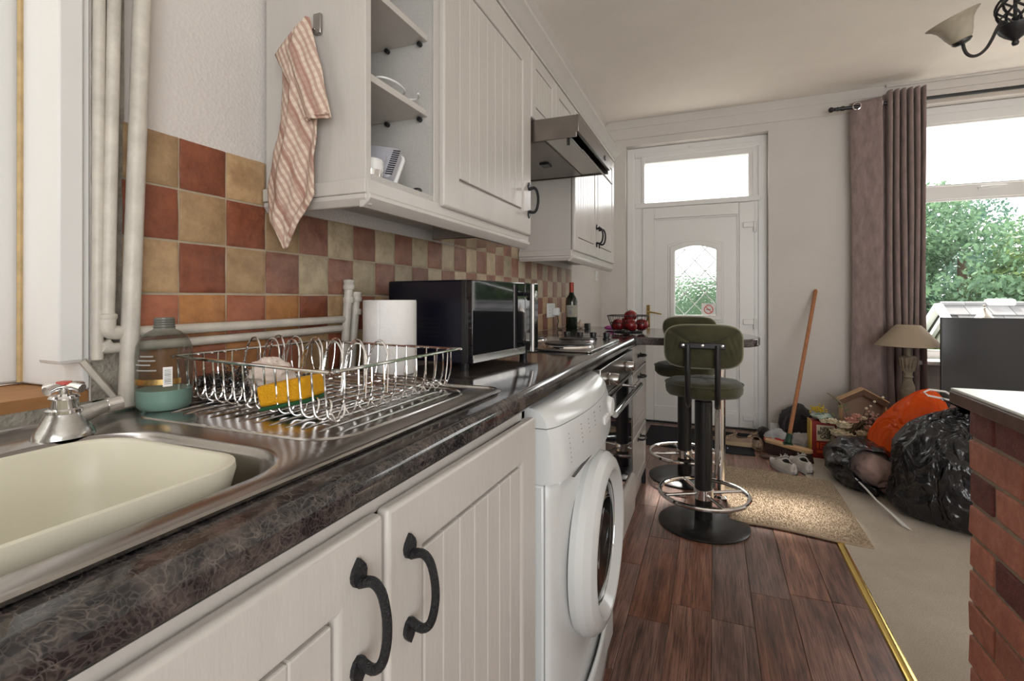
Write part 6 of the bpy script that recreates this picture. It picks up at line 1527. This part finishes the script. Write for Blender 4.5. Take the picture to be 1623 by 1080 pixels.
# ---- orange carrier bag ----
ob = thing('orange_bag', 'shiny orange plastic carrier bag slumped behind the black sacks', 'bag', (1.05, 3.60, 0))
def obf(u, v):
    a = 2 * PI * u; z01 = v
    r = (0.24 * (1 - z01 ** 1.8) ** 0.62 + 0.0) if z01 > 0 else 0.235
    cxo = 1.035 + 0.135 * z01 ** 1.4; cyo_ = 3.60
    q = Vector((math.cos(a) * 1.3, math.sin(a) * 1.3, z01 * 1.8 + 3)); n1 = noise.noise(q * 1.5); n2 = 1 - 2 * abs(noise.noise(q * 3.1))
    w = 1 + 0.14 * n1 + 0.07 * (n2 - .5)
    if v == 0: r = 0.2
    return (cxo + r * math.cos(a) * w, cyo_ + 0.78 * r * math.sin(a) * w, 0.002 + 0.575 * z01)
part('bag_film', MB().grid(obf, 72, 40, True), M['orange'], ob, smooth=50, solid=0.001)
M['tie'] = mat('white_drawstring', srgb(226, 224, 220), 0.4)
# ---- black sacks ----
sa = thing('open_bin_bag', 'smaller black bin bag lying open and showing mauve clothing', 'bin bag', (0.80, 3.53, 0))
OD = Vector((0.02, -0.90, 0.30)).normalized(); CA = Vector((0.82, 3.53, 0.115))
def safn(u, v):
    """polar angle v from the opening direction"""
    e1 = OD.cross(Vector((0, 0, 1))).normalized(); e2 = e1.cross(OD)
    th = 0.66 + (PI - 0.66) * v; a = 2 * PI * u
    d = OD * math.cos(th) + (e1 * math.cos(a) + e2 * math.sin(a)) * math.sin(th)
    q = d * 1.8 + Vector((7, 2, 1)); n1 = noise.noise(q); n2 = 1 - 2 * abs(noise.noise(q * 2.2)); n3 = 1 - 2 * abs(noise.noise(q * 4.5 + Vector((0, 5, 0))))
    s_ = 1 + 0.12 * n1 + 0.06 * (n2 - .5) + (0.045 * (1 - abs(math.sin(a * 4.5 + 2.0 * n1 + v * 2))) * 2 - .04) * (0.4 + 0.6 * max(0, 1 - v * 1.6)) + 0.05 * math.sin(a * 7) * max(0, 1 - v * 4)
    lip = 0.10 * max(0, 1 - v * 9)
    p = CA + Vector((d.x * 0.185, d.y * 0.285, d.z * 0.150)) * s_ + OD * lip * 0.3
    return (p.x, p.y, max(p.z, 0.009 + 0.002 * n3 if p.x > 0.5 else 0.002))
part('plastic_sack', MB().grid(safn, 130, 70, True), M['binbag2'], sa, solid=0.0015, smooth=180)
part('drawstring', MB().tube([(0.735, 3.28, 0.10), (0.765, 3.20, 0.075), (0.79, 3.10, 0.05), (0.825, 2.99, 0.03), (0.845, 2.90, 0.017), (0.862, 2.865, 0.013)], [0.004, 0.005, 0.005, 0.007, 0.010, 0.002], 6), M['tie'], sa, label='white plastic drawstring trailing on the carpet')
cl = part('mauve_clothing', crumple(0.855, 3.42, 0.130, 0.118, 0.150, 0.10, 60, 0.14, 1.5, 64, 36), M['mauve'], smooth=70)
tag(cl, 'bundled mauve clothing spilling from the open black bag', 'clothing')
cl2 = part('mauve_sleeve', crumple(0.905, 3.30, 0.065, 0.06, 0.05, 0.035, 64, 0.2, 1.6, 40, 22), M['mauve'], smooth=70)
tag(cl2, 'small mauve fold of cloth low between the two black bags', 'clothing')
sbg = thing('tied_bin_bag', 'large full black bin bag tied with a white drawstring beside the brick wall', 'bin bag', (1.15, 3.13, 0))
def sbf(u, v):
    a = 2 * PI * u; z = v
    prof_ = [(0.0, 0.22), (0.05, 0.275), (0.15, 0.295), (0.40, 0.285), (0.65, 0.27), (0.80, 0.22), (0.90, 0.14), (0.97, 0.055), (1.0, 0.035)]
    for (z0, r0), (z1, r1) in zip(prof_, prof_[1:]):
        if z0 <= z <= z1: r = r0 + (r1 - r0) * (z - z0) / (z1 - z0); break
    q = Vector((math.cos(a) * 1.2, math.sin(a) * 1.2, z * 2.2 + 11)); n1 = noise.noise(q * 1.3); n2 = 1 - 2 * abs(noise.noise(q * 2.6)); n3 = 1 - 2 * abs(noise.noise(Vector((math.cos(a) * 6, math.sin(a) * 6, z * 2))))
    w = 1 + 0.09 * n1 + 0.05 * (n2 - .5) + (0.04 + 0.12 * max(0, z - 0.62)) * (n3 - .4)
    # vertical gathers toward the tie
    w += max(0, z - 0.7) * 0.5 * math.sin(a * 11 + 2 * n1)
    return (1.15 + 0.05 * max(0, z - 0.6) + r * math.cos(a) * w, 3.13 + 0.98 * r * math.sin(a) * w, 0.008 + 0.545 * z * (1 - 0.04 * math.cos(a + 2.2)) )
part('plastic_sack', MB().grid(sbf, 130, 70, True), M['binbag'], sbg, smooth=180)
def ruf(u, v):
    a = 2 * PI * u; r = 0.035 + 0.055 * v * (1 + 0.35 * math.sin(a * 6)); return (1.17 + r * math.cos(a), 3.13 + r * math.sin(a), 0.555 + 0.035 * v * (1 + 0.3 * math.sin(a * 4 + 1)))
part('gathered_neck', MB().grid(ruf, 72, 6, True), M['binbag'], sbg, solid=0.0015, smooth=50)
part('drawstring', MB().tube([(1.165, 3.10, 0.565), (1.09, 3.12, 0.595), (1.02, 3.15, 0.605), (1.005, 3.16, 0.62), (1.03, 3.16, 0.635), (1.09, 3.15, 0.63), (1.15, 3.12, 0.59), (1.17, 3.10, 0.565)], [0.005] * 8, 6), M['tie'], sbg, label='white plastic drawstring')
# silver vase
sv = thing('silver_vase', 'beaten silver vase with a shiny round top behind the tied bag', 'vase', (1.34, 3.66, 0))
part('vessel', MB().lathe([(0.0, 0.0), (0.07, 0.0), (0.10, 0.1), (0.12, 0.28), (0.115, 0.40), (0.085, 0.48), (0.045, 0.512), (0.04, 0.515)], (1.37, 3.62, 0.008), 28), M['silver'], sv, smooth=60)
part('round_top', MB().ball((1.37, 3.62, 0.53), 0.034, 18, 12), M['chrome'], sv, smooth=60)

# =====================================================================
# CEILING LIGHT
# =====================================================================
ch = thing('chandelier', 'black wrought iron ceiling light with cream alabaster glass shades', 'ceiling light', (1.017, 2.354, 2.70))
c = Vector((1.017, 2.354, 0))
part('central_bowl', MB().lathe([(0.0, 2.038), (0.008, 2.040), (0.011, 2.048), (0.008, 2.056), (0.014, 2.062), (0.030, 2.075), (0.045, 2.092), (0.052, 2.108), (0.046, 2.112), (0.030, 2.108), (0.012, 2.115), (0.010, 2.14)], (c.x, c.y, 0), 28), M['blackmetal'], ch, smooth=60)
for k in range(6):
    a0 = 2 * PI * k / 6; part('cage_bar', MB().tube([(c.x + (0.016 + 0.040 * math.sin(PI * t)) * math.cos(a0 + 2.6 * t), c.y + (0.016 + 0.040 * math.sin(PI * t)) * math.sin(a0 + 2.6 * t), 2.108 + 0.13 * t) for t in np.linspace(0, 1, 14)], 0.0045, 6), M['blackmetal'], ch)
for k in range(6):
    a0 = 2 * PI * k / 6; part('cage_bar', MB().tube([(c.x + (0.014 + 0.036 * math.sin(PI * t)) * math.cos(a0 - 2.6 * t), c.y + (0.014 + 0.036 * math.sin(PI * t)) * math.sin(a0 - 2.6 * t), 2.108 + 0.13 * t) for t in np.linspace(0, 1, 14)], 0.0035, 6), M['blackmetal'], ch)
part('stem', MB().tube([(c.x, c.y, 2.10), (c.x, c.y, 2.66)], 0.006, 8).lathe([(0.0, 2.235), (0.02, 2.24), (0.0, 2.26)], (c.x, c.y, 0), 16), M['blackmetal'], ch)
part('ceiling_rose', MB().lathe([(0.0, 2.655), (0.03, 2.66), (0.055, 2.685), (0.055, 2.70)], (c.x, c.y, 0), 28), M['blackmetal'], ch)
M['alab'] = mat('cream_alabaster_glass', srgb(178, 168, 150), 0.35, var=0.3, vs=14, stretch=(1, 1, 0.5))
al = M['alab'].node_tree.nodes['Principled BSDF']; al.inputs['Subsurface Weight'].default_value = 0.3; al.inputs['Subsurface Radius'].default_value = (0.03, 0.025, 0.02)
base_dir = math.atan2(-0.3756, -0.9268)
for k in range(2):
    a = base_dir + PI * k; d = Vector((math.cos(a), math.sin(a), 0))
    def at(r, z): return c + d * r + Vector((0, 0, z))
    arm = part('arm', MB().tube(cm([at(0.02, 2.108), at(0.035, 2.122), at(0.052, 2.120), at(0.068, 2.095), at(0.085, 2.060), at(0.105, 2.028), at(0.130, 2.006), at(0.155, 1.999), at(0.176, 2.008), at(0.187, 2.028), at(0.190, 2.045)], 40), 0.0055, 10), M['blackmetal'], ch)
    Mt = Matrix.Translation(at(0.190, 2.045)) @ Matrix.Rotation(math.radians(24), 4, Vector((-d.y, d.x, 0))) @ Matrix.Scale(0.84, 4)
    part('lamp_cup', MB().lathe([(0.010, -0.004), (0.026, 0.0), (0.035, 0.008), (0.036, 0.014), (0.030, 0.016)], (0, 0, 0), 28).xf(Mt), M['blackmetal'], arm)
    part('glass_shade', MB().lathe([(0.030, 0.012), (0.040, 0.022), (0.050, 0.045), (0.056, 0.065), (0.064, 0.085), (0.078, 0.102), (0.092, 0.112), (0.096, 0.116), (0.091, 0.117), (0.074, 0.106), (0.060, 0.088), (0.051, 0.065), (0.045, 0.045), (0.030, 0.020)], (0, 0, 0), 40).xf(Mt), M['alab'], arm, smooth=70, label='cream marbled glass shade')
    part('bulb', MB().lathe([(0.010, 0.01), (0.012, 0.03), (0.022, 0.055), (0.022, 0.07), (0.012, 0.085), (0.0, 0.09)], (0, 0, 0), 20).xf(Mt), M['whiteplastic'], arm, smooth=60)
ch.location.z -= 0.018
for _o in ch.children:
    if _o.name.startswith(('ceiling_rose', 'stem')): _o.location.z += 0.018
